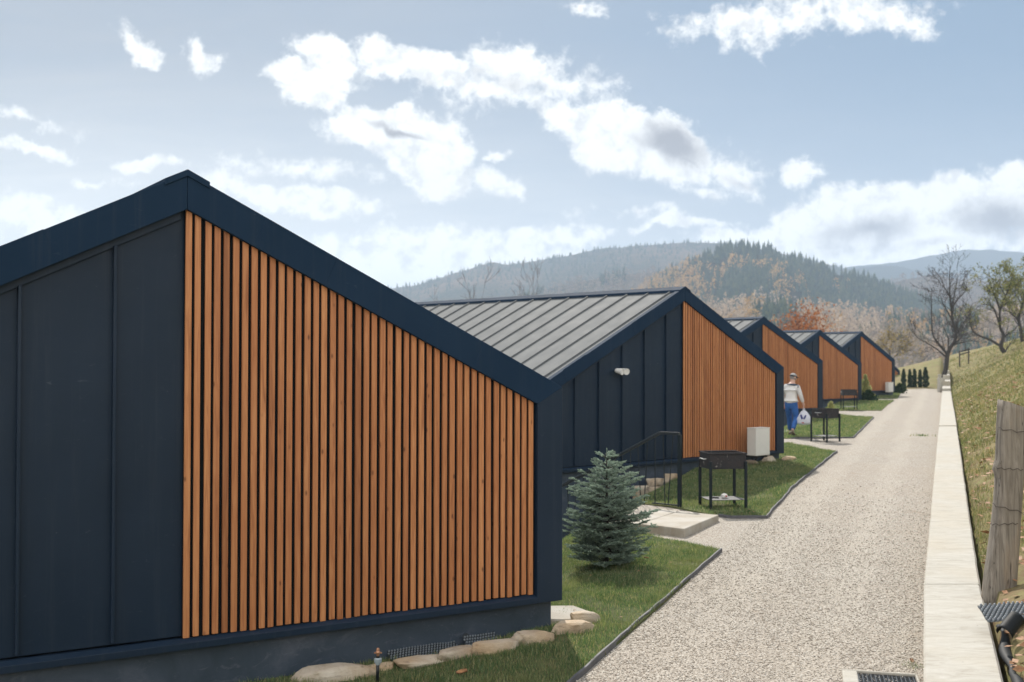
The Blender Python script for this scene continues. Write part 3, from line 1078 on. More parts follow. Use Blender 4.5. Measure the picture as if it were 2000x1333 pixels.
def bank_grass():
    R = np.random.default_rng(77)
    VV, TT, base = [], [], 0
    for (ya, yb, bmax, n, h0, h1, w) in ((7, 16, 1.6, 16000, 0.03, 0.10, 0.006), (16, 32, 3.2, 24000, 0.03, 0.12, 0.011), (32, 60, 6, 22000, 0.04, 0.14, 0.022), (60, 105, 9, 12000, 0.05, 0.16, 0.045)):
        pts = []
        ys = R.uniform(ya, yb, n); bs = R.uniform(0.02, bmax, n)
        for y, b in zip(ys, bs):
            x = xr(y) + b
            k = mnoise.noise(Vector((x * 0.9, y * 0.6, 2))) + 0.5 * mnoise.noise(Vector((x * 2.6, y * 2.0, 7)))
            if k < -0.28: continue
            z = ground(x, y) + 0.085 * (mnoise.noise(Vector((x * 1.1, y * 0.8, 0))) + 0.6 * mnoise.noise(Vector((x * 2.7, y * 2.1, 3)))) - 0.01
            if y < 11 and b < 0.5: continue
            pts.append((x, y, z))
        V, T = blades(pts, h0, h1, w, int(ya), 0.9)
        VV.append(V); TT.append(T + base); base += len(V)
    stuff(np_mesh('bank_grass', np.concatenate(VV), np.concatenate(TT), M['bank_blade']), 'rough yellow green grass on the bank behind the wall', 'grass')
    # leaf litter
    m = MB()
    rng = random.Random(12)
    for i in range(900):
        y = 7.5 + 40 * rng.random() ** 1.8
        b = rng.uniform(0.05, 0.4 + 0.09 * y)
        x = xr(y) + b
        z = ground(x, y) + 0.06
        s = rng.uniform(0.025, 0.055) * (1 + y * 0.02)
        Mx = Matrix.Translation((x, y, z)) @ Matrix.Rotation(rng.uniform(0, 6.3), 4, 'Z') @ Matrix.Rotation(rng.uniform(-.7, .7), 4, 'X')
        m.add([(-s, 0, 0), (-s * .2, -s * .55, s * .12), (s, 0, s * .25), (-s * .1, s * .55, s * .2)], [(0, 1, 2, 3)], Mx)
    for i in range(70):
        y = rng.uniform(8.8, 24)
        x = xe(y) - rng.uniform(0.05, 1.6)
        if in_cabin(x, y) or not any(in_poly(L, x, y) for L in LAWNS): continue
        q = rng.uniform(0.012, 0.026)
        m.add([(-q, 0, 0), (-q * .2, -q * .55, q * .12), (q, 0, q * .25), (-q * .1, q * .55, q * .2)], [(0, 1, 2, 3)], Matrix.Translation((x, y, ground(x, y) + 0.07)) @ Matrix.Rotation(rng.uniform(0, 6.3), 4, 'Z') @ Matrix.Rotation(rng.uniform(-.5, .5), 4, 'X'))
    stuff(m.build('leaf_litter', M['leaf']), 'dry brown leaves scattered over the grassy bank and the lawns', 'leaves')


bank_grass()


def pebbles():
    R = np.random.default_rng(9)
    cube = np.array([(1, 0, 0), (-1, 0, 0), (0, 1, 0), (0, -1, 0), (0, 0, 1), (0, 0, -1)], float)
    tri = np.array([(0, 2, 4), (2, 1, 4), (1, 3, 4), (3, 0, 4), (2, 0, 5), (1, 2, 5), (3, 1, 5), (0, 3, 5)])
    VV, TT = [], []
    n = 0
    for k in range(18000):
        y = 8.2 + 16 * R.beta(1.0, 3.2)
        x = R.uniform(xe(y) + 0.02, xw(y))
        s = R.uniform(0.004, 0.010) * (1 + 0.03 * (y - 8))
        q = cube * s * R.uniform(0.6, 1.4, 3)
        q = q + R.uniform(-0.3, 0.3, q.shape) * s
        a = R.uniform(0, 6.28)
        c, si = np.cos(a), np.sin(a)
        q = np.stack([q[:, 0] * c - q[:, 1] * si, q[:, 0] * si + q[:, 1] * c, q[:, 2] * 0.8], 1)
        z = ground(x, y) + 0.014 + s * 0.25 + 0.012 * mnoise.noise(Vector((x * 0.9, y * 0.7, 5)))
        VV.append(q + np.array([x, y, z])); TT.append(tri + n); n += 6
    mm = foliage('pebble', (0.33, 0.29, 0.25), (0.50, 0.455, 0.395), (0.66, 0.63, 0.58), 0.0, 0.9)
    stuff(np_mesh('loose_pebbles', np.concatenate(VV), np.concatenate(TT), mm), 'loose beige pebbles on the gravel path', 'gravel')


pebbles()


# lawn edging strips
def edging(pts, label):
    m = MB()
    w, h = 0.022, 0.062
    L, Rr = [], []
    n = len(pts)
    P = [Vector((x, y, 0)) for x, y in pts]
    dense = []
    for i in range(n - 1):
        k = max(2, int((P[i + 1] - P[i]).length / 0.25))
        for j in range(k): dense.append(P[i].lerp(P[i + 1], j / k))
    dense.append(P[-1])
    vs, fs = [], []
    for i, p in enumerate(dense):
        d = (dense[min(i + 1, len(dense) - 1)] - dense[max(0, i - 1)]).normalized()
        s = Vector((-d.y, d.x, 0))
        wob = 0.022 * mnoise.noise(Vector((p.x * 1.3, p.y * 1.3, 4))) + 0.008 * mnoise.noise(Vector((p.x * 5, p.y * 5, 1)))
        z = ground(p.x, p.y)
        hh = h + 0.012 * mnoise.noise(Vector((p.x * 2, p.y * 2, 8)))
        for o, zz in ((-w / 2, z - 0.05), (w / 2, z - 0.05), (w / 2, z + hh), (-w / 2, z + hh)):
            q = p + s * (o + wob)
            vs.append((q.x, q.y, zz))
    for i in range(len(dense) - 1):
        for k in range(4):
            fs.append((i * 4 + k, i * 4 + (k + 1) % 4, i * 4 + 4 + (k + 1) % 4, i * 4 + 4 + k))
    fs += [(3, 2, 1, 0), tuple(len(vs) - 4 + k for k in range(4))]
    m.add(vs, fs)
    tag(m.build('lawn_edging', M['edging'], bevel=0.004), label, 'edging', 'plastic edgings of the lawns')


edging([(xe(6.5), 6.5), (xe(9), 9), (xe(12), 12), (2.66, 14.6)], 'grey edging strip along the nearest lawn, running out of the bottom of the picture')
edging([(3.15, 17.55), (3.32, 17.38), (3.86, 17.40), (5.13, 21.0), (6.58, 24.6), (7.93, 28.03)], 'grey edging strip round the lawn with the rusty grill, beside the stone slab')
edging([(7.9, 32.5), (9.73, 32.77), (11.83, 38.5), (13.84, 43.95)], 'edging strip round the lawn where the person walks')


# ------------------------------------------------------------------ concrete wall
def wall():
    root = thing('low_wall', 'long low pale concrete wall between gravel path and grassy bank', 'wall', (xw(12), 12, 0))
    bx, by = xw(12), 12
    rng = random.Random(4)
    br = [5.2, 10.82, 22.0, 33.9, 46.0, 58.0, 70.0, 77.0, 84.0, 90.0, 96.0]
    for i in range(len(br) - 1):
        y0, y1 = br[i], br[i + 1] - 0.012
        dz = rng.uniform(-0.012, 0.012)
        off = rng.uniform(-0.008, 0.008)
        m = MB()
        k = max(4, int((y1 - y0) / 0.5))
        vs, fs = [], []
        for j in range(k + 1):
            y = y0 + (y1 - y0) * j / k
            zt = 0.35 + pathz(y) * 0.8 + dz
            if y0 >= 70: zt = 0.35 + 0.2 + (y0 + 3.5 - 70) / 25 * 1.10
            jit = 0.006 * mnoise.noise(Vector((y * 1.2, i, 0)))
            jit2 = 0.010 * mnoise.noise(Vector((y * 1.5, i, 5)))
            xl = xw(y) + off + jit
            xrr = xw(y) + WALLW + off + jit2
            zl = zt + 0.004 * mnoise.noise(Vector((y * 2, i, 2)))
            zb = pathz(y) - 0.3
            for (x, z) in ((xl, zb), (xrr, zb), (xrr, zl - 0.02), (xrr - 0.02, zl + 0.002), (xl + 0.015, zl), (xl, zl - 0.015)):
                vs.append((x - bx, y - by, z))
        q = 6
        for j in range(k):
            for e in range(q):
                fs.append((j * q + e, j * q + (e + 1) % q, (j + 1) * q + (e + 1) % q, (j + 1) * q + e))
        fs += [tuple(reversed(range(q))), tuple(range(k * q, k * q + q))]
        m.add(vs, fs)
        m.build('concrete_section', M['concrete'], root)
    # pale square pier near the far end of the wall
    p = px(1838, 768, 0.22)
    m = MB()
    m.box((-0.19, -0.19, -0.2), (0.19, 0.19, 1.02))
    m.box((-0.15, -0.02, 1.02), (0.03, 0.16, 1.26))
    o = m.build('concrete_pier', M['concrete'], bevel=0.02)
    o.location = p
    tag(o, 'short pale concrete pier at the far end of the path beside the wall', 'pier')


wall()


# ------------------------------------------------------------------ stones
def rock_mesh(a, b, c, seed, flat=0.0):
    bm = bmesh.new()
    bmesh.ops.create_icosphere(bm, subdivisions=4, radius=1)
    rp = random.Random(seed * 13 + 1)
    planes = []
    for _ in range(9):
        pn = Vector((rp.gauss(0, 1), rp.gauss(0, 1), rp.gauss(0.2, 0.8))).normalized()
        planes.append((pn, rp.uniform(0.58, 0.85)))
    for v in bm.verts:
        d = v.co.normalized()
        # squared-off quarry stone
        q = Vector([math.copysign(abs(k) ** 0.62, k) for k in d])
        n = mnoise.noise(d * 1.3 + Vector((seed * 7.1, 0, 0))) * 0.28 + mnoise.noise(d * 3.1 + Vector((0, seed * 3.3, 0))) * 0.11 + mnoise.noise(d * 7 + Vector((0, 0, seed))) * 0.045
        q *= (0.86 + n)
        if flat and q.z > 0.62 - flat * 0.3: q.z = 0.62 - flat * 0.3 + (q.z - 0.62 + flat * 0.3) * 0.3
        for pn, pd in planes:
            e = q.dot(pn) - pd
            if e > 0: q = q - pn * e * 0.92
        q *= 1 + 0.035 * mnoise.noise(d * 11 + Vector((seed, 0, 0)))
        v.co = Vector((q.x * a, q.y * b, q.z * c))
    me = bpy.data.meshes.new('edging_stone')
    bm.to_mesh(me); bm.free()
    me.polygons.foreach_set('use_smooth', [True] * len(me.polygons))
    me.materials.append(M['rock'])
    return me


def stone(x0, x1, y0, y1, label, rot=0.0, z=None, seed=1, flat=0.0, depth=None, name='edging_stone', group='stones laid along the cabin walls'):
    """a stone seen between these photo columns and rows"""
    cx = (x0 + x1) / 2
    zz = 0.0 if z is None else z
    for _ in range(3):
        p = px(cx, y1 - (y1 - y0) * 0.25, zz)
        if z is None: zz = ground(p.x, p.y) + 0.03
    D = p.y
    wdt = (x1 - x0) / F * D
    hgt = (y1 - y0) / F * D
    dep = depth or max(0.16, min(0.30, wdt * 0.6))
    hgt = max(0.06, hgt - dep * 0.08)
    me = rock_mesh(wdt / 2 * 1.34, dep / 2 * 1.2, hgt * 0.86, seed, max(flat, 0.35))
    o = bpy.data.objects.new(name, me)
    COL.objects.link(o)
    o.location = (p.x, p.y + dep * 0.3, zz + hgt * 0.15)
    o.rotation_euler = (0, 0, RAD(rot))
    tag(o, label, 'stone', group)
    return o


stone(586, 716, 1300, 1342, 'large pale edging stone at the bottom edge, left of the standpipe', 28, seed=1)
stone(716, 770, 1298, 1314, 'small edging stone right behind the standpipe', 25, seed=2)
stone(768, 868, 1284, 1310, 'low flat edging stone right of the standpipe, below the dimpled membrane', 25, seed=3)
stone(858, 945, 1264, 1294, 'edging stone beside the plinth, above the brown leaf on the lawn', 26, seed=4)
stone(930, 1012, 1250, 1284, 'long tan edging stone by the nearest cabin, third from its right corner', 25, seed=5)
stone(1004, 1082, 1231, 1266, 'thick pale edging stone just left of the nearest cabin corner', 24, seed=6)
stone(1076, 1160, 1212, 1246, 'orange tan stone at the right corner of the nearest cabin', 10, seed=7, flat=0.5)
stone(1112, 1170, 1194, 1218, 'pale rough stone on top of the orange one near the cabin corner', 15, seed=8, z=0.06)
p_ = px(1100, 1206, 0.03)
o_ = MB().prism_z([(-0.30, -0.22), (0.16, -0.26), (0.30, 0.02), (0.12, 0.36), (-0.34, 0.34)], -0.06, 0.035).build('paving_slab', M['slab'], bevel=0.012)
o_.location = p_
tag(o_, 'flat grey paving slab behind the corner of the nearest cabin', 'slab')
stone(1232, 1268, 946, 984, 'lowest stone of the second cabin edging, seen between railing bars', 40, z=-0.25, seed=11)
stone(1262, 1298, 933, 950, 'flat stone halfway up the second cabin edging behind the railing', 38, z=-0.02, seed=12)
stone(1258, 1298, 950, 972, 'brown lower stone under the flat one behind the railing', 36, z=-0.20, seed=13)
stone(1296, 1328, 924, 942, 'pale stone just left of the railing end post', 38, z=0.04, seed=14)
stone(1332, 1360, 915, 926, 'small stone between railing end post and rusty grill', 40, z=0.06, seed=15)
for k_, (s_, n_, w_, h_, lab_) in enumerate(((2.05, -0.14, 0.46, 0.13, 'low stone below the pale utility box of the second cabin'), (2.72, -0.12, 0.40, 0.24, 'blocky tan stone right of the utility box of the second cabin'),
                                             (3.42, -0.12, 0.55, 0.12, 'flat pale stone at the right corner of the second cabin'), (1.45, -0.12, 0.40, 0.12, 'low stone by the second cabin, seen above the right end of the grill'))):
    q_ = cab_pt(1, s_, n_, 0)
    o_ = bpy.data.objects.new('edging_stone', rock_mesh(w_ / 2, 0.15, h_ * 0.8, 16 + k_, 0.3))
    COL.objects.link(o_)
    o_.location = (q_.x, q_.y, ground(q_.x, q_.y) + 0.05)
    o_.rotation_euler = (0, 0, RAD(41.5))
    tag(o_, lab_, 'stone', 'stones laid along the cabin walls')


# stepping slabs before the stairs
def slabs():
    z = 0.14
    A, B, C_, D_ = px(1250, 1023, z), px(1337, 1033, z), px(1404, 1006, z), px(1327, 998, z)
    def slab(pts, z1, label, seed):
        c = sum(pts, Vector()) / len(pts)
        out = []
        n = len(pts)
        rg = random.Random(seed)
        for i in range(n):
            for k in range(5):
                q = pts[i].lerp(pts[(i + 1) % n], k / 5)
                j = 0 if k == 0 else rg.uniform(-0.012, 0.012)
                out.append((q.x - c.x + j, q.y - c.y + j))
        o = MB().prism_z(out, -0.26, 0.0).build('stone_slab', M['slab'], bevel=0.014, seg=2)
        o.location = (c.x, c.y, z1)
        tag(o, label, 'slab', 'stone slabs at the head of the stairs')
    slab([A, B, C_, D_], z, 'broad pale stone slab beside the gravel, in front of the rusty grill', 1)
    e = (D_ - A) * 0.0
    d1 = (A - B) * 0.62
    off = (A - B).normalized() * 0.02
    slab([A + off + d1, A + off, D_ + off, D_ + off + (D_ - C_) * 0.62], z - 0.005, 'greyer stone slab left of the broad one, at the foot of the railing post', 2)
    # stairs going down to the left
    st = thing('stone_steps', 'stone steps going down beside the black railing, mostly hidden by the spruce', 'steps', (A.x, A.y, 0))
    for i in range(3):
        k0, k1 = 0.62 + i * 0.36, 0.62 + (i + 1) * 0.36
        q = [A + off * (i + 2) + (A - B) * k0, D_ + off * (i + 2) + (D_ - C_) * k0, D_ + off * (i + 2) + (D_ - C_) * k1, A + off * (i + 2) + (A - B) * k1]
        MB().prism_z([(v.x - A.x, v.y - A.y) for v in q][::-1], -0.5 - 0.16 * i, z - 0.16 * (i + 1)).build('step', M['slab'], st, bevel=0.01)


slabs()


# ------------------------------------------------------------------ stair railing
def railing():
    base = Vector((2.69, 18.42, 0.03))
    dr = Vector((-0.8, 0.6, 0))
    rz = math.atan2(dr.y, dr.x)
    root = thing('stair_railing', 'black steel railing with thin slanted bars beside the steps', 'railing', base, rz)
    hz = 1.205
    def top(t): return hz if t < 0.36 else hz - 0.515 * (t - 0.36)
    def gnd(t): return max(-1.6, 0.0 - 0.5 * max(0, t - 0.5)) - 0.02
    m = MB()
    pts = [(0.0, 0, top(0) + 0.02), (0.36, 0, top(0.36) + 0.02), (4.2, 0, top(4.2) + 0.02)]
    for a, b in zip(pts, pts[1:]): m.bar(a, b, 0.05, 0.045)
    m.build('handrail', M['railtop'], root, bevel=0.004)
    for t in (0.0, 1.24, 2.5, 4.1):
        MB().box((t - 0.028, -0.028, gnd(t) - 0.05), (t + 0.028, 0.028, top(t))).build('post', M['steel'], root, bevel=0.003)
    rng = random.Random(2)
    t = 0.14
    tilt = [0.07, -0.03, 0.0, 0.05, -0.05, 0.02, -0.02, 0.06]
    i = 0
    while t < 4.0:
        if min(abs(t - q) for q in (0.0, 1.24, 2.5, 4.1)) > 0.05:
            k = tilt[i % 8]
            MB().tube([(t - k * 0.3, 0, top(t) - 0.01), (t + k, 0, gnd(t) + 0.10)], 0.0085, 5).build('baluster', M['steel'], root)
            i += 1
        t += 0.155
    MB().bar((0.03, 0, 0.10 + gnd(0)), (0.5, 0, 0.10 + gnd(0)), 0.02).build('bottom_rail', M['steel'], root)


railing()


# ------------------------------------------------------------------ grills
def make_grill():
    root = thing('charcoal_grill', 'rusty steel charcoal grill on four legs nearest the stone slabs', 'grill', (0, 0, 0), 0, 'charcoal grills on the lawns')
    L, D, z0, z1 = 0.61, 0.46, 0.63, 0.885
    t = 0.008
    m = MB()
    m.box((-L / 2, -D / 2, z0), (L / 2, D / 2, z0 + t))
    m.box((-L / 2, -D / 2, z0 + t), (L / 2, -D / 2 + t, z1)); m.box((-L / 2, D / 2 - t, z0 + t), (L / 2, D / 2, z1))
    m.box((-L / 2, -D / 2 + t, z0 + t), (-L / 2 + t, D / 2 - t, z1)); m.box((L / 2 - t, -D / 2 + t, z0 + t), (L / 2, D / 2 - t, z1))
    m.box((-L / 2 - 0.015, -D / 2 - 0.016, z1 - 0.02), (L / 2 + 0.015, -D / 2 - 0.001, z1 + 0.004)); m.box((-L / 2 - 0.015, D / 2 + 0.001, z1 - 0.02), (L / 2 + 0.015, D / 2 + 0.016, z1 + 0.004))
    m.build('firebox', M['rust'], root, bevel=0.002)
    for sx in (-1, 1):
        for sy in (-1, 1):
            x, y = sx * (L / 2 - 0.012), sy * (D / 2 + 0.012)
            MB().box((x - 0.02, y - 0.02 + sy * 0.010, -0.03), (x + 0.02, y + 0.02 + sy * 0.010, z0 + 0.12)).build('leg', M['steel'], root, bevel=0.003)
    MB().box((-L / 2 + 0.01, -D / 2 - 0.004, 0.135), (L / 2 - 0.01, D / 2 + 0.004, 0.143)).build('shelf', M['shelf'], root)
    m = MB()
    m.tube([(-L / 2 - 0.002, -0.09, z0 + 0.15), (-L / 2 - 0.05, -0.085, z0 + 0.15), (-L / 2 - 0.05, 0.085, z0 + 0.15), (-L / 2 - 0.002, 0.09, z0 + 0.15)], 0.008, 6)
    m.build('handle', M['bright'], root)
    return root


M['shelf'] = simple('worn_shelf', (0.075, 0.075, 0.08), 0.7, var=0.5, scale=14)
M['bright'] = simple('bare_steel', (0.55, 0.56, 0.56), 0.3, metal=0.8)
gr = make_grill()
gz = lambda x, y: ground(x, y) + 0.03
G1 = (3.39, 18.48)
gr.location = (*G1, gz(*G1)); gr.rotation_euler = (0, 0, RAD(10))
g2 = copy_tree(gr); q = (8.62, 31.6)
g2.location = (*q, gz(*q)); g2.rotation_euler = (0, 0, RAD(40)); g2['label'] = 'dark charcoal grill on four legs beside the walking person'
g3 = copy_tree(gr); q = px(1658, 803, 0.2)
g3.location = (q.x, q.y, gz(q.x, q.y)); g3.rotation_euler = (0, 0, RAD(-5)); g3['label'] = 'farthest dark charcoal grill, before the fourth cabin'


def crumpled():
    bm = bmesh.new()
    bmesh.ops.create_icosphere(bm, subdivisions=2, radius=1)
    for v in bm.verts:
        d = v.co.copy()
        v.co = Vector((d.x * 0.055, d.y * 0.045, d.z * 0.042)) * (1 + 0.5 * mnoise.noise(d * 2.3))
    me = bpy.data.meshes.new('crumpled_paper'); bm.to_mesh(me); bm.free()
    me.materials.append(M['paper'])
    o = bpy.data.objects.new('crumpled_paper', me); COL.objects.link(o)
    o.location = (G1[0] + 0.02, G1[1] - 0.02, gz(*G1) + 0.183)
    tag(o, 'crumpled white paper with red print on the shelf of the nearest grill', 'paper')
    m = MB(); Mx = Matrix.Translation((0.02, -0.048, 0.0))
    m.add([(-0.012, 0, -0.008), (0.016, -0.002, -0.01), (0.018, 0, 0.012), (-0.01, 0.002, 0.01)], [(0, 1, 2, 3)], Mx)
    m.build('red_print', M['redink'], o)
    m = MB()
    rg = random.Random(3)
    for i in range(3):
        w = rg.uniform(0.05, 0.08)
        m.box((-w, -0.04, 0.002 + i * 0.008), (w, 0.04, 0.007 + i * 0.008), Matrix.Rotation(rg.uniform(-.5, .5), 4, 'Z'))
    o = m.build('cardboard_scraps', M['shelf'])
    o.location = (G1[0] - 0.13, G1[1], gz(*G1) + 0.144)
    tag(o, 'flat grey cardboard scraps on the shelf of the nearest grill', 'scraps')


crumpled()


# ------------------------------------------------------------------ utility boxes
def make_box():
    root = thing('utility_box', 'pale outdoor utility box before the slats of the second cabin', 'utility box', (0, 0, 0), 0, 'utility boxes on the cabin fronts')
    w, d, h = 0.49, 0.24, 0.58
    MB().box((-w / 2, -d, 0.22), (w / 2, 0, 0.22 + h)).build('casing', M['white'], root, bevel=0.012, seg=2)
    MB().box((-w / 2 - 0.006, -d - 0.006, 0.22 + h - 0.002), (w / 2 + 0.006, 0.006, 0.22 + h + 0.016)).build('lid', M['white'], root, bevel=0.005)
    MB().box((-w / 2 + 0.03, -d - 0.003, 0.25), (w / 2 - 0.03, -d + 0.001, 0.22 + h - 0.03)).build('front_panel', M['white'], root, bevel=0.002)
    for sx in (-1, 1):
        MB().box((sx * 0.17 - 0.02, -d + 0.02, 0.18), (sx * 0.17 + 0.02, 0.335, 0.219)).build('bracket', M['hdpe'], root, bevel=0.004)
    m = MB().tube([(w / 2 - 0.1, -0.03, 0.23), (w / 2 - 0.1, 0.1, 0.06), (w / 2 - 0.1, 0.2, 0.2)], 0.018, 6)
    m.build('hose', M['hdpe'], root)
    return root


ub = make_box()
q = cab_pt(1, 2.0, -0.24, 0)
ub.location = (q.x, q.y, ground(q.x, q.y) + 0.02); ub.rotation_euler = (0, 0, RAD(CABINS[1][2]))
ub2 = copy_tree(ub)
q = cab_pt(4, 2.35, -0.2, 0)
ub2.location = (q.x, q.y, ground(q.x, q.y) + 0.03); ub2.rotation_euler = (0, 0, RAD(CABINS[4][2]))
ub2['label'] = 'white outdoor utility box before the slats of the fifth cabin'


# ------------------------------------------------------------------ small things round the nearest cabin
def standpipe():
    p = px(737, 1317, 0.02)
    root = thing('standpipe', 'short black garden standpipe with grey coupling and copper nozzle', 'standpipe', (p.x, p.y, 0.0))
    MB().tube([(0, 0, -0.05), (0.004, 0, 0.13)], 0.013, 10).build('riser', M['hdpe'], root, smooth=True)
    Mx = Matrix.Translation((0.004, 0, 0.09))
    MB().lathe([(0.014, 0.0), (0.019, 0.004), (0.020, 0.018), (0.028, 0.020), (0.030, 0.048), (0.024, 0.052), (0.014, 0.056)], 12, Mx).build('coupling', M['greyplastic'], root)
    MB().lathe([(0.016, 0.056), (0.017, 0.068), (0.012, 0.07)], 12, Mx).build('collar', M['hdpe'], root)
    n = MB().lathe([(0.010, 0.07), (0.012, 0.082), (0.017, 0.086), (0.019, 0.098), (0.014, 0.108), (0.013, 0.122), (0.009, 0.130)], 12, Mx).build('nozzle', M['brass'], root)
    MB().box((-0.030, -0.005, 0.088), (0.030, 0.005, 0.098), Mx).build('lever', M['brass'], n)


standpipe()


def dimpled(name, w, h, pitch, mm, origin, ux, uy, label, cat, up=None, seed=0, ragged=0.0, r=0.35, hgt=0.35):
    """sheet w x h spanned by ux, uy with rows of studs"""
    ux, uy = Vector(ux).normalized(), Vector(uy).normalized()
    nz = ux.cross(uy)
    rg = random.Random(seed)
    m = MB()
    nx, ny = int(w / pitch), int(h / pitch)
    def P(a, b, c=0.0):
        bend = 0.012 * mnoise.noise(Vector((a * 6, b * 6, seed)))
        return tuple(ux * a + uy * b + nz * (c + bend))
    vs, fs = [], []
    for j in range(ny + 1):
        for i in range(nx + 1): vs.append(P(i * pitch, j * pitch + (ragged * mnoise.noise(Vector((i * 0.35, 1, seed))) if j == ny else 0)))
    for j in range(ny):
        for i in range(nx): fs.append((j * (nx + 1) + i, j * (nx + 1) + i + 1, (j + 1) * (nx + 1) + i + 1, (j + 1) * (nx + 1) + i))
    m.add(vs, fs)
    o = m.build(name, mm)
    o.location = origin
    m = MB()
    s = 6
    for j in range(ny):
        for i in range(nx):
            a0, b0 = (i + 0.5 + 0.5 * (j % 2) - 0.25) * pitch, (j + 0.5) * pitch
            vs = []
            for rr, hh in ((pitch * r, 0.0), (pitch * r * 0.8, pitch * hgt), (pitch * r * 0.35, pitch * hgt * 1.12)):
                for k in range(s): vs.append(P(a0 + rr * math.cos(k * 6.2832 / s), b0 + rr * math.sin(k * 6.2832 / s), hh))
            fs = [(q * s + k, q * s + (k + 1) % s, (q + 1) * s + (k + 1) % s, (q + 1) * s + k) for q in range(2) for k in range(s)] + [tuple(range(2 * s, 3 * s))]
            m.add(vs, fs)
    st = m.build('stud_field', M['stud'], o, smooth=True)
    tag(o, label, cat)
    return o


M['dullblack'] = simple('dull_black_membrane', (0.006, 0.008, 0.010), 0.65, spec=0.25)
M['stud'] = simple('membrane_stud', (0.13, 0.15, 0.17), 0.3, spec=0.6)  # pale base stands for bright reflections on the black plastic studs
# membrane along the plinth of the nearest cabin
c31, s31 = math.cos(RAD(31.9)), math.sin(RAD(31.9))
o = cab_pt(0, 1.72, -0.045, -0.075)
dimpled('drainage_membrane', 0.66, 0.165, 0.027, M['hdpe'], o, (c31, s31, 0), (-s31 * 0.72, c31 * 0.72, 0.42), 'black dimpled membrane strip between plinth and edging stones, right of the standpipe', 'membrane', seed=2, ragged=0.05)
o = cab_pt(0, 2.42, -0.03, -0.03)
dimpled('drainage_membrane', 0.34, 0.11, 0.027, M['hdpe'], o, (c31, s31, 0), (-s31 * 0.62, c31 * 0.62, 0.60), 'smaller piece of dimpled membrane behind the long tan stone near the cabin corner', 'membrane', seed=4, ragged=0.04)
# mat on the bank
o = px(1930, 1216, 0.48)
dimpled('drainage_mat', 0.85, 0.36, 0.036, M['hdpe'], o, (1, 0.02, 0.06), (0.16, 0.95, 0.13), 'black studded drainage mat lying behind the wall below the fence post', 'mat', seed=6, hgt=0.5)


def scraps():
    # curled membrane edges behind the wall
    m = MB()
    vs, fs = [], []
    n = 22
    for i in range(n):
        k = i / (n - 1)
        y = 7.2 + 1.9 * k
        x = xr(y) + 0.05 + 0.012 * math.sin(k * 17)
        z = 0.33 + 0.03 * math.sin(k * 9)
        for j in range(9):
            a = -0.6 + j / 8 * 3.7
            r = 0.030 + 0.014 * math.sin(k * 11 + 1)
            vs.append((x + r * math.cos(a) + 0.02, y, z + r * math.sin(a) * 0.9))
    for i in range(n - 1):
        for j in range(8): fs.append((i * 9 + j, i * 9 + j + 1, (i + 1) * 9 + j + 1, (i + 1) * 9 + j))
    m.add(vs, fs)
    o = m.build('curled_membrane', M['dullblack'], smooth=True)
    s = o.modifiers.new('solid', 'SOLIDIFY'); s.thickness = 0.004
    tag(o, 'curled black membrane edge along the back of the wall, bottom right', 'membrane', 'rolled black membrane behind the wall')
    for (px_, py_, r, lab, rot) in ((1958, 1238, 0.070, 'open curled end of black membrane behind the wall', 0.3),):
        p = px(px_, py_, 0.47)
        m = MB(); vs, fs = [], []
        for i in range(8):
            for j in range(15):
                a = j / 14 * 3.6 + rot
                rr = r * (1 - 0.03 * j) * (1 - 0.10 * i / 7)
                vs.append((rr * math.cos(a), i * 0.028, rr * math.sin(a)))
        for i in range(7):
            for j in range(14): fs.append((i * 15 + j, i * 15 + j + 1, (i + 1) * 15 + j + 1, (i + 1) * 15 + j))
        m.add(vs, fs)
        o = m.build('membrane_roll', M['dullblack'], smooth=True)
        s = o.modifiers.new('solid', 'SOLIDIFY'); s.thickness = 0.004
        o.location = p; o.rotation_euler = (RAD(35), RAD(30), RAD(-35))
        tag(o, lab, 'membrane', 'rolled black membrane behind the wall')


scraps()


def drain():
    c = px(1722, 1334, 0.03)
    root = thing('drain_grate', 'black plastic grate in a pale concrete frame set in the gravel by the wall', 'drain', (c.x, c.y, 0.0), RAD(-14))
    w, d, t = 0.56, 0.56, 0.085
    m = MB()
    z0, z1 = -0.10, 0.045
    m.box((-w / 2, -d / 2, z0), (w / 2, -d / 2 + t, z1)); m.box((-w / 2, d / 2 - 0.03, z0), (w / 2, d / 2, z1))
    m.box((-w / 2, -d / 2 + t, z0), (-w / 2 + t + 0.03, d / 2 - 0.03, z1)); m.box((w / 2 - 0.02, -d / 2 + t, z0), (w / 2, d / 2 - 0.03, z1))
    m.build('frame', M['concrete'], root, bevel=0.012, seg=2)
    m = MB()
    a0, a1, b0, b1 = -w / 2 + t + 0.032, w / 2 - 0.022, -d / 2 + t + 0.002, d / 2 - 0.032
    k = a0
    while k < a1: m.box((k, b0, -0.01), (min(k + 0.008, a1), b1, 0.028)); k += 0.031
    k = b0
    while k < b1: m.box((a0, k, -0.012), (a1, min(k + 0.008, b1), 0.026)); k += 0.031
    m.build('grid', M['hdpe'], root)
    MB().box((a0, b0, -0.09), (a1, b1, -0.085)).build('sump', M['black'], root)


drain()


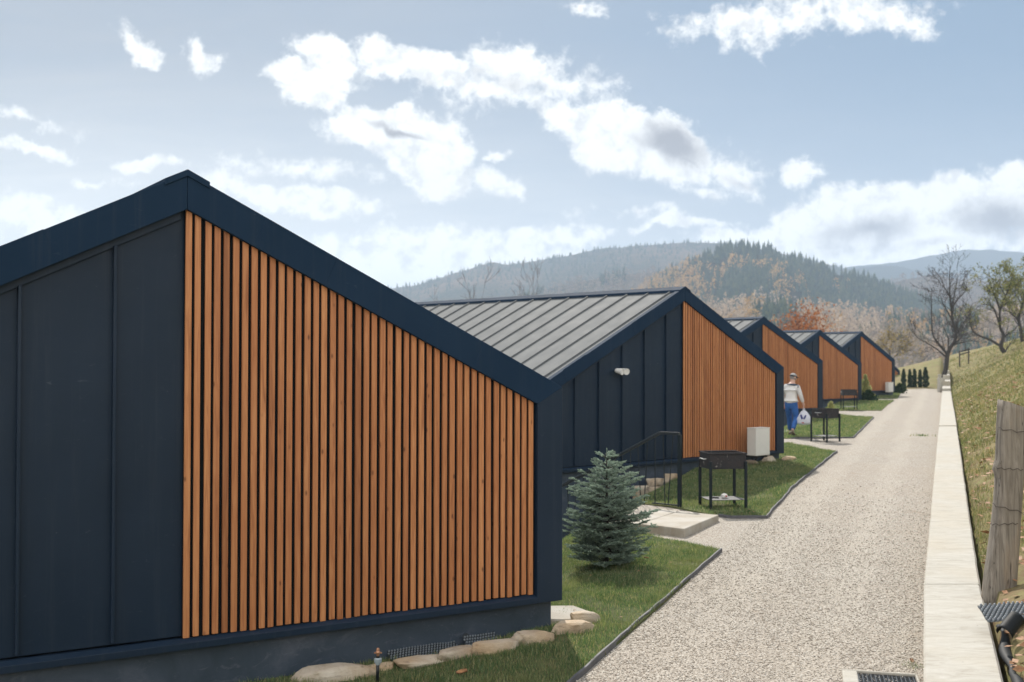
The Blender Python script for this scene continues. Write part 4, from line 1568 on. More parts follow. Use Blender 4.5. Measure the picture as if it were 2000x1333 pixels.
def leaves_and_weeds():
    rg = random.Random(8)
    spots = [(903, 1310, 0.045, 'curled orange leaf lying on the nearest lawn'), (1262, 1090, 0.03, 'small pale leaf on the lawn right of the spruce'), (1780, 1284, 0.03, 'tan leaf on the gravel close to the drain grate')]
    for (a, b, s, lab) in spots:
        p = px(a, b, 0.055)
        p.z = ground(p.x, p.y) + (0.06 if a < 1500 else 0.02)
        m = MB(); vs, fs = [], []
        for i in range(7):
            k = i / 6
            w = s * 0.62 * math.sin(math.pi * (0.08 + 0.88 * k)) ** 0.8
            for j in range(5):
                q = j / 4 * 2 - 1
                vs.append(((k - 0.5) * 2 * s, q * w, s * (0.45 * q * q + 0.35 * (k - 0.5) ** 2) + 0.002 * rg.random()))
        for i in range(6):
            for j in range(4): fs.append((i * 5 + j, i * 5 + j + 1, i * 5 + j + 6, i * 5 + j + 5))
        m.add(vs, fs)
        o = m.build('fallen_leaf', M['leaf'], smooth=True)
        sm = o.modifiers.new('solid', 'SOLIDIFY'); sm.thickness = 0.001
        o.location = p; o.rotation_euler = (rg.uniform(-.3, .3), rg.uniform(-.3, .3), rg.uniform(0, 6))
        tag(o, lab, 'leaf')
    for (a, b, r, n, hh, lab) in ((1800, 853, 0.30, 60, 0.10, 'small green weed tuft in the middle of the gravel path'), (1782, 1306, 0.10, 110, 0.05, 'patch of sparse weeds on the gravel between drain grate and wall')):
        z = pathz(30 if b < 900 else 9)
        p = px(a, b, z)
        R = np.random.default_rng(a)
        pts = np.stack([R.normal(0, r * 0.5, n), R.normal(0, r * 0.5, n), np.full(n, 0.0)], 1)
        V, T = blades(pts, hh * 0.5, hh, 0.02 if b < 900 else 0.005, 3, 1.4)
        o = np_mesh('weed_tuft', V, T, M['blade'])
        o.location = p
        tag(o, lab, 'weed', None, 'stuff')


leaves_and_weeds()


# ------------------------------------------------------------------ fence post
def fence_post():
    p = px(1949, 1145, 0.45)
    root = thing('fence_post', 'thick weathered grey wooden fence post behind the wall, wound with rusty wire', 'fence post', p)
    m = MB(); vs, fs = [], []
    n, s = 40, 28
    H = 1.60
    for i in range(n + 1):
        k = i / n
        z = -0.15 + (H + 0.15) * k
        cxx = 0.165 * k + 0.02 * math.sin(k * 5) * k
        w = 0.130 - 0.012 * k + 0.008 * math.sin(k * 7 + 1)
        d = 0.105 - 0.01 * k
        for j in range(s):
            a = 2 * math.pi * j / s
            ca, sa = math.cos(a), math.sin(a)
            r = (abs(ca) ** 4 + abs(sa) ** 4) ** -0.25
            nn = 1 + 0.045 * mnoise.noise(Vector((ca * 2.2, sa * 2.2, z * 0.8))) + 0.02 * mnoise.noise(Vector((ca * 6, sa * 6, z * 1.2)))
            # knob on the left side
            kb = 0.035 * math.exp(-((z - 1.04) / 0.05) ** 2) * max(0, -ca) ** 3
            zz = z + (0.05 * (-ca) * max(0, k - 0.93) / 0.07 + 0.012 * mnoise.noise(Vector((ca * 3, sa * 3, 1))) * (k > 0.97))
            vs.append((cxx + w * r * ca * nn * 0.96 - kb, d * r * sa * nn, zz))
    for i in range(n):
        for j in range(s): fs.append((i * s + j, i * s + (j + 1) % s, (i + 1) * s + (j + 1) % s, (i + 1) * s + j))
    fs.append(tuple(range(n * s, n * s + s)))
    m.add(vs, fs)
    m.build('post', M['oldwood'], root, smooth=True)
    for (z, dz, go) in ((1.40, -0.06, True), (0.735, -0.10, True), (0.55, 0.02, False), (1.05, -0.01, False)):
        k = (z + 0.15) / (H + 0.15)
        cxx = 0.165 * k
        pts = []
        for i in range(13):
            a = math.pi * 1.04 + i / 12 * math.pi * (0.95 if go else 0.6)
            pts.append((cxx + 0.138 * math.cos(a) * (abs(math.cos(a)) ** 4 + abs(math.sin(a)) ** 4) ** -0.25, 0.115 * math.sin(a) * (abs(math.cos(a)) ** 4 + abs(math.sin(a)) ** 4) ** -0.25, z + dz * i / 12 + 0.01 * math.sin(i * 2.1)))
        if go:
            pts += [(cxx + 0.5, -0.10, z + dz * 1.9), (cxx + 1.6, -0.3, z + dz * 2.6), (cxx + 3.5, -0.7, z + dz * 2.0)]
        MB().tube(pts, 0.0030, 5).build('wire', M['wire'], root, smooth=True)


fence_post()


# ------------------------------------------------------------------ vegetation
def spruce():
    p = px(1183, 1108, 0.0)
    p = Vector((1.13, 13.67, 0.03))
    root = thing('blue_spruce', 'small blue spruce on the lawn between nearest cabin and stone slab', 'spruce', p)
    H = 1.36
    R = random.Random(21)
    nr = np.random.default_rng(21)
    MB().tube([(0, 0, -0.05), (0.005, 0, 0.5), (0, 0.004, 1.0), (0, 0, H - 0.05)], [0.028, 0.02, 0.011, 0.004], 8).build('trunk', M['bark'], root, smooth=True)
    twigs = []            # (p0, p1)
    br = MB()

    def prof(z): return float(np.interp(z / H, [0, .1, .29, .47, .65, .79, .9, 1], [.36, .43, .48, .45, .32, .19, .10, .02]))
    levels = []
    z = 0.03
    while z < H - 0.10:
        levels.append(z)
        z += 0.075 + 0.02 * z
    for li, z in enumerate(levels):
        n = 14 if z < 0.75 else (8 if z < 0.95 else 5)
        a0 = R.uniform(0, 6.28)
        for k in range(n):
            a = a0 + k * 6.2832 / n + R.uniform(-.25, .25)
            L = prof(z) * R.uniform(0.66, 1.2)
            d = Vector((math.cos(a), math.sin(a), 0))
            up0 = 0.05 + 0.35 * z / H
            pts = []
            zz = z + R.uniform(-.03, .03)
            for i in range(7):
                q = i / 6
                pts.append(d * L * q + Vector((0, 0, zz + L * (up0 * q + (0.16 - 0.0 * z) * q * q - 0.10 * q))))
            br.tube(pts, [0.007 * (1 - q / 7) + 0.0015 for q in range(7)], 4, False)
            side = Vector((-d.y, d.x, 0))
            for i in range(1, 7):
                q = i / 6
                if i < 6 and q * L < 0.07: continue
                twl = min(0.12, 0.055 + 0.30 * L * (1 - q * 0.75)) * R.uniform(0.75, 1.15)
                if i == 6:
                    twigs.append((pts[6] - d * 0.03, pts[6] + (d + Vector((0, 0, 0.35))).normalized() * 0.07))
                    twigs.append((pts[5], pts[6]))
                for sg in (-1, 1):
                    if R.random() < 0.08: continue
                    dd = (d * 0.62 + side * sg * R.uniform(0.6, 0.9) + Vector((0, 0, R.uniform(0.0, 0.30)))).normalized()
                    twigs.append((pts[i], pts[i] + dd * twl))
                    if twl > 0.085:
                        m2 = pts[i] + dd * twl * 0.5
                        for s2 in (-1, 1):
                            d2 = (dd * 0.7 + side.cross(Vector((0, 0, 1))) * s2 * 0.0 + d * 0.5 * s2 + Vector((0, 0, R.uniform(-0.15, 0.3)))).normalized()
                            twigs.append((m2, m2 + d2 * twl * 0.55))
    # leader and its ring of shoots
    twigs.append((Vector((0, 0, H - 0.17)), Vector((0, 0, H))))
    for zq, nq, lq in ((H - 0.13, 5, 0.10), (H - 0.24, 5, 0.09), (H - 0.36, 5, 0.08)):
        for k in range(nq):
            a = k * 6.2832 / nq + zq * 9
            dd = Vector((math.cos(a), math.sin(a), 0.75)).normalized()
            twigs.append((Vector((0, 0, zq)), Vector((0, 0, zq)) + dd * lq))
    br.build('branches', M['bark'], root)
    V, T = [], []
    nv = 0
    for (a, b) in twigs:
        ax = np.array(b - a); L = np.linalg.norm(ax)
        if L < 1e-4: continue
        ax /= L
        n = int(50 + 760 * L)
        t = nr.random(n) ** 0.9
        o = np.cross(ax, [0, 0, 1.0])
        if np.linalg.norm(o) < 1e-3: o = np.array([1.0, 0, 0])
        o /= np.linalg.norm(o); o2 = np.cross(ax, o)
        ph = nr.uniform(0, 6.2832, n)
        rad = np.cos(ph)[:, None] * o + np.sin(ph)[:, None] * o2
        dr = rad * 0.80 + ax * 0.62
        dr[:, 2] += 0.12
        dr /= np.linalg.norm(dr, axis=1)[:, None]
        ln = nr.uniform(0.017, 0.025, n) * (1 - 0.3 * t)
        base = np.array(a) + ax * (t * L)[:, None]
        tan = np.cross(dr, ax); tan /= (np.linalg.norm(tan, axis=1)[:, None] + 1e-9)
        w = 0.0025
        V.append(np.stack([base - tan * w, base + tan * w, base + dr * ln[:, None]], 1).reshape(-1, 3))
        T.append(np.arange(n * 3).reshape(-1, 3) + nv); nv += n * 3
    np_mesh('needles', np.concatenate(V), np.concatenate(T), M['needle'], root)


spruce()


def grow(R, base, d0, L0, r0, depth, spread=0.7, kids=(2, 4), shrink=0.72, gravity=0.0, twist=0.25, minr=0.004, segs=5, up=0.15):
    """recursive limbs: returns list of (points, radii, level)"""
    out = []

    def rec(p, d, L, r, lev):
        pts, rad = [p.copy()], [r]
        q = p.copy()
        dd = d.normalized()
        for i in range(segs):
            dd = (dd + Vector((R.gauss(0, twist), R.gauss(0, twist), R.gauss(0, twist) + up * (0.3 if lev else 0) - gravity * lev)) * 0.45).normalized()
            q = q + dd * (L / segs)
            pts.append(q.copy()); rad.append(max(minr, r * (1 - 0.45 * (i + 1) / segs)))
        out.append((pts, rad, lev))
        if lev >= depth: return
        n = R.randint(*kids)
        for k in range(n):
            i = segs if k == 0 else R.randint(max(1, segs // 2 if lev == 0 else 1), segs)
            b = pts[i]
            ax = dd.orthogonal().normalized()
            ax.rotate(Matrix.Rotation(R.uniform(0, 6.2832), 3, dd))
            sp = spread * (0.45 if k == 0 else R.uniform(0.75, 1.25))
            nd = (dd * math.cos(sp) + ax * math.sin(sp))
            rec(b, nd, L * shrink * R.uniform(0.75, 1.15), rad[i] * (0.82 if k == 0 else 0.6), lev + 1)
    rec(Vector(base), Vector(d0), L0, r0, 0)
    return out


def limbs_to_parts(limbs, root, mt, mtw=None, cut=1, s0=8):
    a, b = MB(), MB()
    for pts, rad, lev in limbs:
        (a if lev <= cut else b).tube(pts, rad, s0 if lev == 0 else (5 if lev <= cut else 3), lev <= cut)
    a.build('trunk', mt, root, smooth=True)
    return b.build('crown', mtw or mt, root)


def leaf_cloud(limbs, n, size, seed, minlev, spread=0.25):
    r = np.random.default_rng(seed)
    ends = [p for pts, rad, lev in limbs if lev >= minlev for p in pts[1:]]
    E = np.array(ends)
    P = E[r.integers(0, len(E), n)] + r.normal(0, spread, (n, 3))
    a = r.normal(size=(n, 3)); a /= np.linalg.norm(a, axis=1)[:, None]
    b = np.cross(a, r.normal(size=(n, 3))); b /= np.linalg.norm(b, axis=1)[:, None]
    s = size * r.uniform(0.6, 1.4, n)[:, None]
    V = np.stack([P - a * s, P - b * s * 0.55, P + a * s, P + b * s * 0.55], 1).reshape(-1, 3)
    return V, np.arange(n * 4).reshape(-1, 4)


def bare_tree(name, label, loc, H, seed, leafmat=None, leaves=0, lsize=0.06, lean=(0, 0, 1), mt='bark', depth=5, spread=0.6, kids=(2, 4), cat='tree', r=None, group=None, trunk=0.28, up=0.15, minr=0.008, lspread=.25, mtw=None):
    root = thing(name, label, cat, loc, 0, group)
    R = random.Random(seed)
    limbs = grow(R, (0, 0, -0.2), lean, H * trunk, r or H * 0.02, depth, spread, kids, 0.74, twist=0.3, up=up, minr=minr)
    # scale to the wanted height
    top = max(p.z for pts, _, _ in limbs for p in pts)
    k = H / top
    limbs = [([p * k for p in pts], rad, lev) for pts, rad, lev in limbs]
    crown = limbs_to_parts(limbs, root, M[mt], M[mtw or mt])
    if leafmat:
        V, Q = leaf_cloud(limbs, leaves, lsize, seed, depth - 2, lspread)
        np_mesh('foliage', V, Q, M[leafmat], root)
    return root


def at(pxl, D, z=None):
    x = (pxl - 1000) / F * D
    return Vector((x, D, ground(x, D) if z is None else z))


def shaped_tree(name, label, D, limbs_px, seed, twigs, tl, leafmat=None, leaves=0, lsize=0.08, keep=None):
    """tree whose main limbs follow surveyed lines; twigs grow from them"""
    R = random.Random(seed)
    b0 = limbs_px[0][0][0]
    bx, bz = (b0[0] - 1000) / F * D, CAMH + (701 - b0[1]) / F * D
    root = thing(name, label, 'tree', (bx, D, bz))
    tr, cr, ends = MB(), MB(), []
    for pts, r0, r1 in limbs_px:
        off = 0.0
        P = []
        dirn = R.uniform(-0.5, 0.5)
        for i, (a, b) in enumerate(pts):
            P.append(Vector(((a - 1000) / F * D - bx, dirn * i * 0.35 if pts is not limbs_px[0][0] else 0.0, CAMH + (701 - b) / F * D - bz)))
        # smooth
        Q = []
        for i in range(len(P) - 1):
            p0, p1, p2, p3 = P[max(0, i - 1)], P[i], P[i + 1], P[min(len(P) - 1, i + 2)]
            for k in range(4):
                t = k / 4
                Q.append(0.5 * ((2 * p1) + (p2 - p0) * t + (2 * p0 - 5 * p1 + 4 * p2 - p3) * t * t + (3 * p1 - p0 - 3 * p2 + p3) * t ** 3))
        Q.append(P[-1])
        rad = [r0 + (r1 - r0) * i / (len(Q) - 1) for i in range(len(Q))]
        tr.tube(Q, rad, 7)
        start = len(Q) // 3 if pts is limbs_px[0][0] else 2
        for k in range(max(3, int(twigs * len(P) / 8))):
            i = R.randint(start, len(Q) - 1)
            d = (Q[min(i + 1, len(Q) - 1)] - Q[max(0, i - 1)]).normalized()
            ax = d.orthogonal().normalized(); ax.rotate(Matrix.Rotation(R.uniform(0, 6.28), 3, d))
            nd = (d * 0.6 + ax * R.uniform(0.5, 1.0) + Vector((0, 0, 0.35))).normalized()
            for lp, lr, lev in grow(R, Q[i], nd, tl * R.uniform(0.5, 1.1), max(0.012, rad[i] * 0.4), 3, 0.6, (2, 3), 0.7, twist=0.3, up=0.2, minr=0.009, segs=4):
                cr.tube(lp, lr, 3, False)
                if lev >= 1: ends += lp[1:]
    tr.build('trunk', M['bark'], root, smooth=True)
    cr.build('crown', M['bark'], root)
    if leafmat:
        r = np.random.default_rng(seed)
        E = np.array(ends)
        clump = np.array([mnoise.noise(Vector(q) * 1.1 + Vector((seed, 0, 0))) for q in E]) + 0.16 * E[:, 2] - 0.16 * E[:, 2].mean()
        E = E[clump > np.quantile(clump, 0.35)]
        n = leaves
        P = E[r.integers(0, len(E), n)] + r.normal(0, 0.13, (n, 3))
        a = r.normal(size=(n, 3)); a /= np.linalg.norm(a, axis=1)[:, None]
        b = np.cross(a, r.normal(size=(n, 3))); b /= np.linalg.norm(b, axis=1)[:, None]
        q = lsize * r.uniform(0.6, 1.4, n)[:, None]
        np_mesh('foliage', np.stack([P - a * q, P - b * q * 0.55, P + a * q, P + b * q * 0.55], 1).reshape(-1, 3), np.arange(n * 4).reshape(-1, 4), M[leafmat], root)
    return root


Z3 = lambda *pts: [(1700 + a * 0.225, 500 + b * 0.225) for a, b in pts]
shaped_tree('bare_tree', 'tall bare dark tree standing at the far end of the wall', 86,
            [(Z3((600, 1150), (640, 1020), (658, 950), (668, 860), (692, 790), (732, 730), (742, 665), (716, 560), (706, 450), (692, 350), (692, 240), (690, 140), (700, 70)), 0.20, 0.018),
             (Z3((668, 845), (612, 782), (562, 722), (532, 662), (521, 500), (520, 400), (515, 270)), 0.10, 0.012),
             (Z3((650, 862), (560, 792), (470, 742), (400, 704), (340, 640)), 0.065, 0.012), (Z3((676, 800), (672, 705), (642, 640), (600, 560)), 0.06, 0.012),
             (Z3((716, 560), (670, 480), (622, 400), (590, 300)), 0.07, 0.012), (Z3((706, 450), (762, 370), (830, 300), (850, 220)), 0.07, 0.012),
             (Z3((738, 690), (790, 600), (850, 520), (880, 430)), 0.06, 0.012), (Z3((692, 350), (650, 260), (620, 180)), 0.05, 0.012), (Z3((705, 430), (740, 280), (760, 150)), 0.05, 0.012)], 14, 17, 0.95)
shaped_tree('apple_tree', 'crooked tree with sparse yellow green leaves on the bank, right of the bare tree', 92,
            [(Z3((1175, 860), (1160, 825), (1134, 775), (1148, 720), (1155, 670), (1130, 620), (1123, 540), (1132, 450), (1180, 330), (1228, 210), (1232, 120)), 0.20, 0.02),
             (Z3((1130, 772), (1050, 720), (962, 682), (912, 640), (896, 570), (902, 480), (930, 400)), 0.11, 0.014), (Z3((1152, 700), (1200, 660), (1242, 628), (1290, 560)), 0.09, 0.014),
             (Z3((1165, 830), (1210, 762), (1252, 708)), 0.06, 0.014), (Z3((1118, 570), (1070, 450), (1010, 412), (950, 420)), 0.08, 0.014), (Z3((1130, 470), (1080, 350), (1040, 270), (1000, 200)), 0.07, 0.014),
             (Z3((1175, 340), (1130, 250), (1120, 190)), 0.05, 0.014), (Z3((1150, 420), (1240, 360), (1290, 300)), 0.06, 0.014)], 33, 18, 0.95, 'appleleaf', 3000, 0.08)
shaped_tree('apple_tree', 'crooked tree with sparse leaves cut off by the right picture edge', 97,
            [(Z3((1330, 800), (1318, 700), (1300, 600), (1290, 520), (1320, 420), (1340, 300), (1330, 200)), 0.20, 0.02), (Z3((1300, 600), (1270, 520), (1230, 480), (1215, 400)), 0.09, 0.014),
             (Z3((1310, 640), (1380, 560), (1430, 450)), 0.10, 0.014), (Z3((1320, 420), (1280, 330), (1270, 250)), 0.06, 0.014), (Z3((1330, 380), (1400, 300), (1450, 260)), 0.06, 0.014)], 41, 22, 0.95, 'appleleaf', 2600, 0.08)
bare_tree('beech_tree', 'copper red leafed tree rising behind the third and fourth cabins', at(1548, 84, -2.0), 8.9, 54, 'copper', 7000, 0.10, depth=5, spread=0.62, kids=(3, 4), r=0.18, trunk=0.32, lspread=0.4)
bare_tree('young_tree', 'small tree with thin yellowing crown right of the farthest cabins', at(1747, 118), 4.6, 61, 'goldleaf', 900, 0.09, depth=5, spread=0.75, kids=(2, 4), r=0.09, trunk=0.3, minr=0.012, lspread=0.3)
BT = 'leafless trees behind the second cabin'
for (q, D, H, sd, lab) in ((1034, 95, 14.6, 71, 'tallest pale leafless tree above the second cabin roof, below the end of the hill ridge'), (940, 100, 14.6, 72, 'pale leafless tree above the second cabin roof, left of the tallest one'),
                           (893, 108, 12.8, 73, 'faint leafless tree farthest left above the second cabin roof'), (985, 120, 12.0, 74, 'low leafless tree between the two taller ones above the roof'), (1075, 118, 12.0, 75, 'low faint leafless tree right of the tallest one above the roof')):
    bare_tree('leafless_tree', lab, at(q, D, -3.2), H, sd, mt='greybark', depth=6, spread=0.5, kids=(2, 3), r=0.12, trunk=0.22, up=0.5, minr=0.013, group=BT)
SH = 'brushwood behind the meadow'
for i, (q, D, H, lab) in enumerate(((1765, 165, 9, 'brushy leafless tree beyond the meadow, right of the small yellowing tree'), (1800, 175, 8.5, 'brushy leafless tree beyond the meadow, left of the tall bare tree'), (1885, 150, 5.5, 'dark brushy bush on the meadow edge between bare tree and apple tree'), (1925, 170, 8.5, 'brushy leafless tree beyond the meadow, behind the apple tree'))):
    bare_tree('brushwood_tree', lab, at(q, D), H, 80 + i, mt='palebark' if i != 2 else 'bark', depth=6, spread=0.6, kids=(2, 4), r=0.1, trunk=0.2, minr=0.018, group=SH)


def leafy_column(name, label, loc, H, w, mt, n, seed, cat, group=None, taper=1.0, ls=0.05):
    root = thing(name, label, cat, loc, 0, group)
    MB().tube([(0, 0, -0.1), (0, 0, H * 0.75)], [0.03, 0.012], 6).build('stem', M['bark'], root)
    r = np.random.default_rng(seed)
    z = r.random(n)
    rad = w * np.sqrt(r.random(n)) * np.clip(np.minimum(1.0, (1.02 - z) * 2.2 * taper), 0, 1) * (1 + 0.25 * np.sin(z * 21 + seed))
    a = r.uniform(0, 6.2832, n)
    P = np.stack([rad * np.cos(a), rad * np.sin(a), 0.06 + z * (H - 0.06)], 1)
    d = np.stack([np.cos(a) * 0.5, np.sin(a) * 0.5, np.full(n, 1.0)], 1) + r.normal(0, 0.35, (n, 3)); d /= np.linalg.norm(d, axis=1)[:, None]
    b = np.cross(d, r.normal(size=(n, 3))); b /= np.linalg.norm(b, axis=1)[:, None]
    s = ls * r.uniform(0.6, 1.4, n)[:, None]
    V = np.stack([P, P + d * s * 0.6 + b * s * 0.4, P + d * s * 1.4, P + d * s * 0.6 - b * s * 0.4], 1).reshape(-1, 3)
    np_mesh('foliage', V, np.arange(n * 4).reshape(-1, 4), M[mt], root)
    return root


for i, (q, hgt, lab) in enumerate(((1765, 1.42, 'leftmost columnar thuja in the row beyond the farthest cabin'), (1777, 1.38, 'second columnar thuja from the left in the far row'), (1786, 1.42, 'middle columnar thuja of the far row'),
                                   (1797, 1.36, 'fourth columnar thuja from the left in the far row'), (1807.5, 1.55, 'rightmost and thickest columnar thuja of the far row'))):
    leafy_column('columnar_thuja', lab, at(q, 87.5, 0.25), hgt, 0.125 if i < 4 else 0.19, 'thuja', 900, i, 'thuja', 'row of columnar thujas at the end of the path', ls=0.09)
leafy_column('yellow_bush', 'yellow green bush at the right corner of the fourth cabin', at(1690, 62, 0.2), 1.35, 0.42, 'yellowbush', 1500, 11, 'bush', taper=0.5, ls=0.09)
leafy_column('dark_bush', 'low dark green bush at the foot of the yellow green bush', at(1696, 61, 0.2), 0.55, 0.4, 'thuja', 900, 12, 'bush', taper=0.8, ls=0.09)
leafy_column('pale_shrub', 'small pale shrub at the right corner of the third cabin', at(1623, 48.5, 0.2), 0.42, 0.14, 'yellowbush', 240, 13, 'bush', taper=0.7, ls=0.07)
leafy_column('green_bush', 'small green bush at the right corner of the fifth cabin', at(1757, 74, 0.22), 0.6, 0.4, 'thuja', 700, 14, 'bush', taper=0.8, ls=0.1)


def rail_frame():
    p = at(1883, 96)
    root = thing('rail_frame', 'small dark wooden rail frame standing on the meadow right of the bare tree', 'rail frame', p, RAD(12))
    for x, h in ((-0.42, 1.25), (0.42, 1.45)):
        MB().box((x - 0.04, -0.04, -0.1), (x + 0.04, 0.04, h)).build('post', M['bark'], root, bevel=0.005)
    for z in (0.98, 1.22):
        MB().bar((-0.5, -0.05, z - 0.08), (0.5, -0.05, z + 0.16), 0.05, 0.10).build('rail', M['bark'], root)


rail_frame()


# ------------------------------------------------------------------ person with a bag
def skin_obj(name, verts, edges, radii, root_i, mt, parent, sub=2):
    me = bpy.data.meshes.new(name)
    me.from_pydata(verts, edges, [])
    o = bpy.data.objects.new(name, me)
    COL.objects.link(o)
    o.parent = parent
    m = o.modifiers.new('skin', 'SKIN'); m.use_smooth_shade = True
    sv_ = me.skin_vertices[0].data
    for i, r in enumerate(radii):
        sv_[i].radius = (r, r) if isinstance(r, (int, float)) else r
        sv_[i].use_root = (i == root_i)
    s = o.modifiers.new('sub', 'SUBSURF'); s.levels = sub; s.render_levels = sub
    me.materials.append(mt)
    return o


def person():
    p = px(1545, 852, 0.22)
    root = thing('person', 'man in pale vest, blue jeans and dark cap walking off with a white bag', 'person', (p.x, p.y, ground(p.x, p.y) + 0.045), RAD(-30))
    # local: +y ahead (away from the camera), +x to his right
    J = {}
    V, E, R_ = [], [], []

    def jv(n, co, r):
        J[n] = len(V); V.append(co); R_.append(r)

    def ed(*ns):
        for a, b in zip(ns, ns[1:]): E.append((J[a], J[b]))
    jv('pelvis', (0, 0.02, 0.94), (0.155, 0.115)); jv('waist', (0, 0.03, 1.10), (0.14, 0.105)); jv('chest', (0, 0.05, 1.30), (0.16, 0.115)); jv('upper', (0.0, 0.07, 1.43), (0.13, 0.09))
    jv('neck', (0.01, 0.10, 1.53), 0.060); jv('head0', (0.02, 0.125, 1.60), 0.075); jv('head1', (0.025, 0.14, 1.68), (0.085, 0.10)); jv('head2', (0.025, 0.13, 1.755), (0.07, 0.08))
    ed('pelvis', 'waist', 'chest', 'upper', 'neck', 'head0', 'head1', 'head2')
    # arms
    jv('shR', (0.185, 0.05, 1.42), 0.068); jv('elR', (0.285, 0.02, 1.15), 0.050); jv('wrR', (0.335, 0.10, 0.93), 0.034); jv('paR', (0.345, 0.125, 0.865), (0.020, 0.040))
    ed('upper', 'shR', 'elR', 'wrR', 'paR')
    jv('shL', (-0.185, 0.07, 1.42), 0.068); jv('elL', (-0.27, 0.05, 1.16), 0.050); jv('wrL', (-0.27, 0.20, 0.96), 0.034); jv('paL', (-0.268, 0.25, 0.90), (0.020, 0.040))
    ed('upper', 'shL', 'elL', 'wrL', 'paL')
    # legs: right one just pushing off behind, left one ahead
    jv('hipR', (0.095, 0.01, 0.88), 0.105); jv('knR', (0.12, 0.10, 0.50), 0.066); jv('anR', (0.10, -0.20, 0.15), 0.043)
    jv('hipL', (-0.095, 0.02, 0.88), 0.105); jv('knL', (-0.12, 0.24, 0.50), 0.066); jv('anL', (-0.13, 0.34, 0.10), 0.043)
    ed('pelvis', 'hipR', 'knR', 'anR'); ed('pelvis', 'hipL', 'knL', 'anL')
    skin_obj('body', V, E, R_, 0, M['skin'], root)
    # fingers: curled round the bag handle (right), relaxed (left)
    for side, sx, y0, z0, curl in (('R', 1, 0.125, 0.865, 1.0), ('L', -1, 0.25, 0.90, 0.45)):
        x0 = V[J['pa' + side]][0]
        fv, fe, fr = [(x0, y0 + 0.0, z0 + 0.02)], [], [0.014]
        for k, (off, ln) in enumerate(((-0.030, 0.072), (-0.010, 0.080), (0.010, 0.075), (0.029, 0.058))):
            b = len(fv)
            fv += [(x0, y0 + off, z0 - 0.03), (x0 - sx * 0.014 * curl, y0 + off, z0 - 0.03 - ln * 0.5), (x0 - sx * 0.040 * curl, y0 + off, z0 - 0.03 - ln * 0.72), (x0 - sx * 0.045 * curl, y0 + off, z0 - 0.03 - ln * (0.55 if curl > 0.8 else 0.95))]
            fr += [0.010, 0.009, 0.0085, 0.007]
            fe += [(0, b), (b, b + 1), (b + 1, b + 2), (b + 2, b + 3)]
        b = len(fv)
        fv += [(x0 - sx * 0.012, y0 + 0.038, z0 + 0.01), (x0 - sx * 0.03, y0 + 0.058, z0 - 0.025), (x0 - sx * 0.040, y0 + 0.045, z0 - 0.055)]
        fr += [0.012, 0.010, 0.008]
        fe += [(0, b), (b, b + 1), (b + 1, b + 2)]
        skin_obj('hand', fv, fe, fr, 0, M['skin'], root, 1)
    # sweater with sleeves
    skin_obj('sweater', [(0, 0.025, 1.00), (0, 0.03, 1.12), (0, 0.05, 1.30), (0, 0.07, 1.43), (0.005, 0.085, 1.485), (0.185, 0.05, 1.415), (0.285, 0.02, 1.15), (0.330, 0.092, 0.955), (-0.185, 0.07, 1.415), (-0.27, 0.05, 1.16), (-0.27, 0.185, 0.98)],
             [(0, 1), (1, 2), (2, 3), (3, 4), (3, 5), (5, 6), (6, 7), (3, 8), (8, 9), (9, 10)],
             [(0.165, 0.125), (0.155, 0.12), (0.172, 0.13), (0.145, 0.105), (0.08, 0.08), 0.082, 0.064, 0.048, 0.082, 0.064, 0.048], 2, M['sweater'], root)
    # padded vest over the sweater
    v = skin_obj('vest', [(0, 0.02, 0.90), (0, 0.022, 1.0), (0, 0.03, 1.15), (0, 0.05, 1.30), (0, 0.065, 1.42), (0.005, 0.085, 1.50)], [(0, 1), (1, 2), (2, 3), (3, 4), (4, 5)],
                 [(0.188, 0.15), (0.186, 0.148), (0.176, 0.142), (0.195, 0.152), (0.18, 0.125), (0.085, 0.085)], 2, M['vest'], root)
    m = MB()
    m.tube([(-0.10, 0.0, 1.475), (0.0, -0.03, 1.48), (0.10, -0.012, 1.472), (0.19, 0.03, 1.455)], [0.022, 0.030, 0.034, 0.030], 10)
    m.tube([(0.20, 0.03, 1.45), (0.205, -0.02, 1.39)], [0.035, 0.024], 8)
    m.build('yoke', M['navycloth'], v, smooth=True)
    # jeans
    skin_obj('trousers', [(0, 0.02, 0.95), (0.095, 0.01, 0.86), (0.12, 0.10, 0.50), (0.102, -0.185, 0.17), (-0.095, 0.02, 0.86), (-0.12, 0.24, 0.50), (-0.13, 0.335, 0.12), (0, 0.02, 1.12)],
             [(0, 1), (1, 2), (2, 3), (0, 4), (4, 5), (5, 6), (0, 7)],
             [(0.165, 0.13), 0.118, 0.083, 0.066, 0.118, 0.083, 0.066, (0.16, 0.125)], 0, M['jeans'], root)
    # head: cap, hair, ears, nose
    hc = Vector((0.025, 0.135, 1.69))
    Mh = Matrix.Translation(hc) @ Matrix.Rotation(RAD(-38), 4, 'Z') @ Matrix.Rotation(RAD(-14), 4, 'X')

    def dome(z0, z1, rx, ry, mt, name, n=8, s=18, par=root):
        m = MB(); vs, fs = [], []
        for i in range(n + 1):
            t = z0 + (z1 - z0) * i / n
            r = math.sqrt(max(0.0004, 1 - t * t))
            for k in range(s):
                a = k * 6.2832 / s
                vs.append((rx * r * math.cos(a), ry * r * math.sin(a), 0.125 * t))
        for i in range(n):
            for k in range(s): fs.append((i * s + k, i * s + (k + 1) % s, (i + 1) * s + (k + 1) % s, (i + 1) * s + k))
        fs += [tuple(reversed(range(s))), tuple(range(n * s, n * s + s))]
        m.add(vs, fs, Mh)
        return m.build(name, mt, par, smooth=True)
    cp = dome(0.10, 0.50, 0.099, 0.118, M['capdark'], 'cap')
    dome(0.42, 0.98, 0.100, 0.119, M['capgrey'], 'cap_crown', par=cp)
    m = MB()
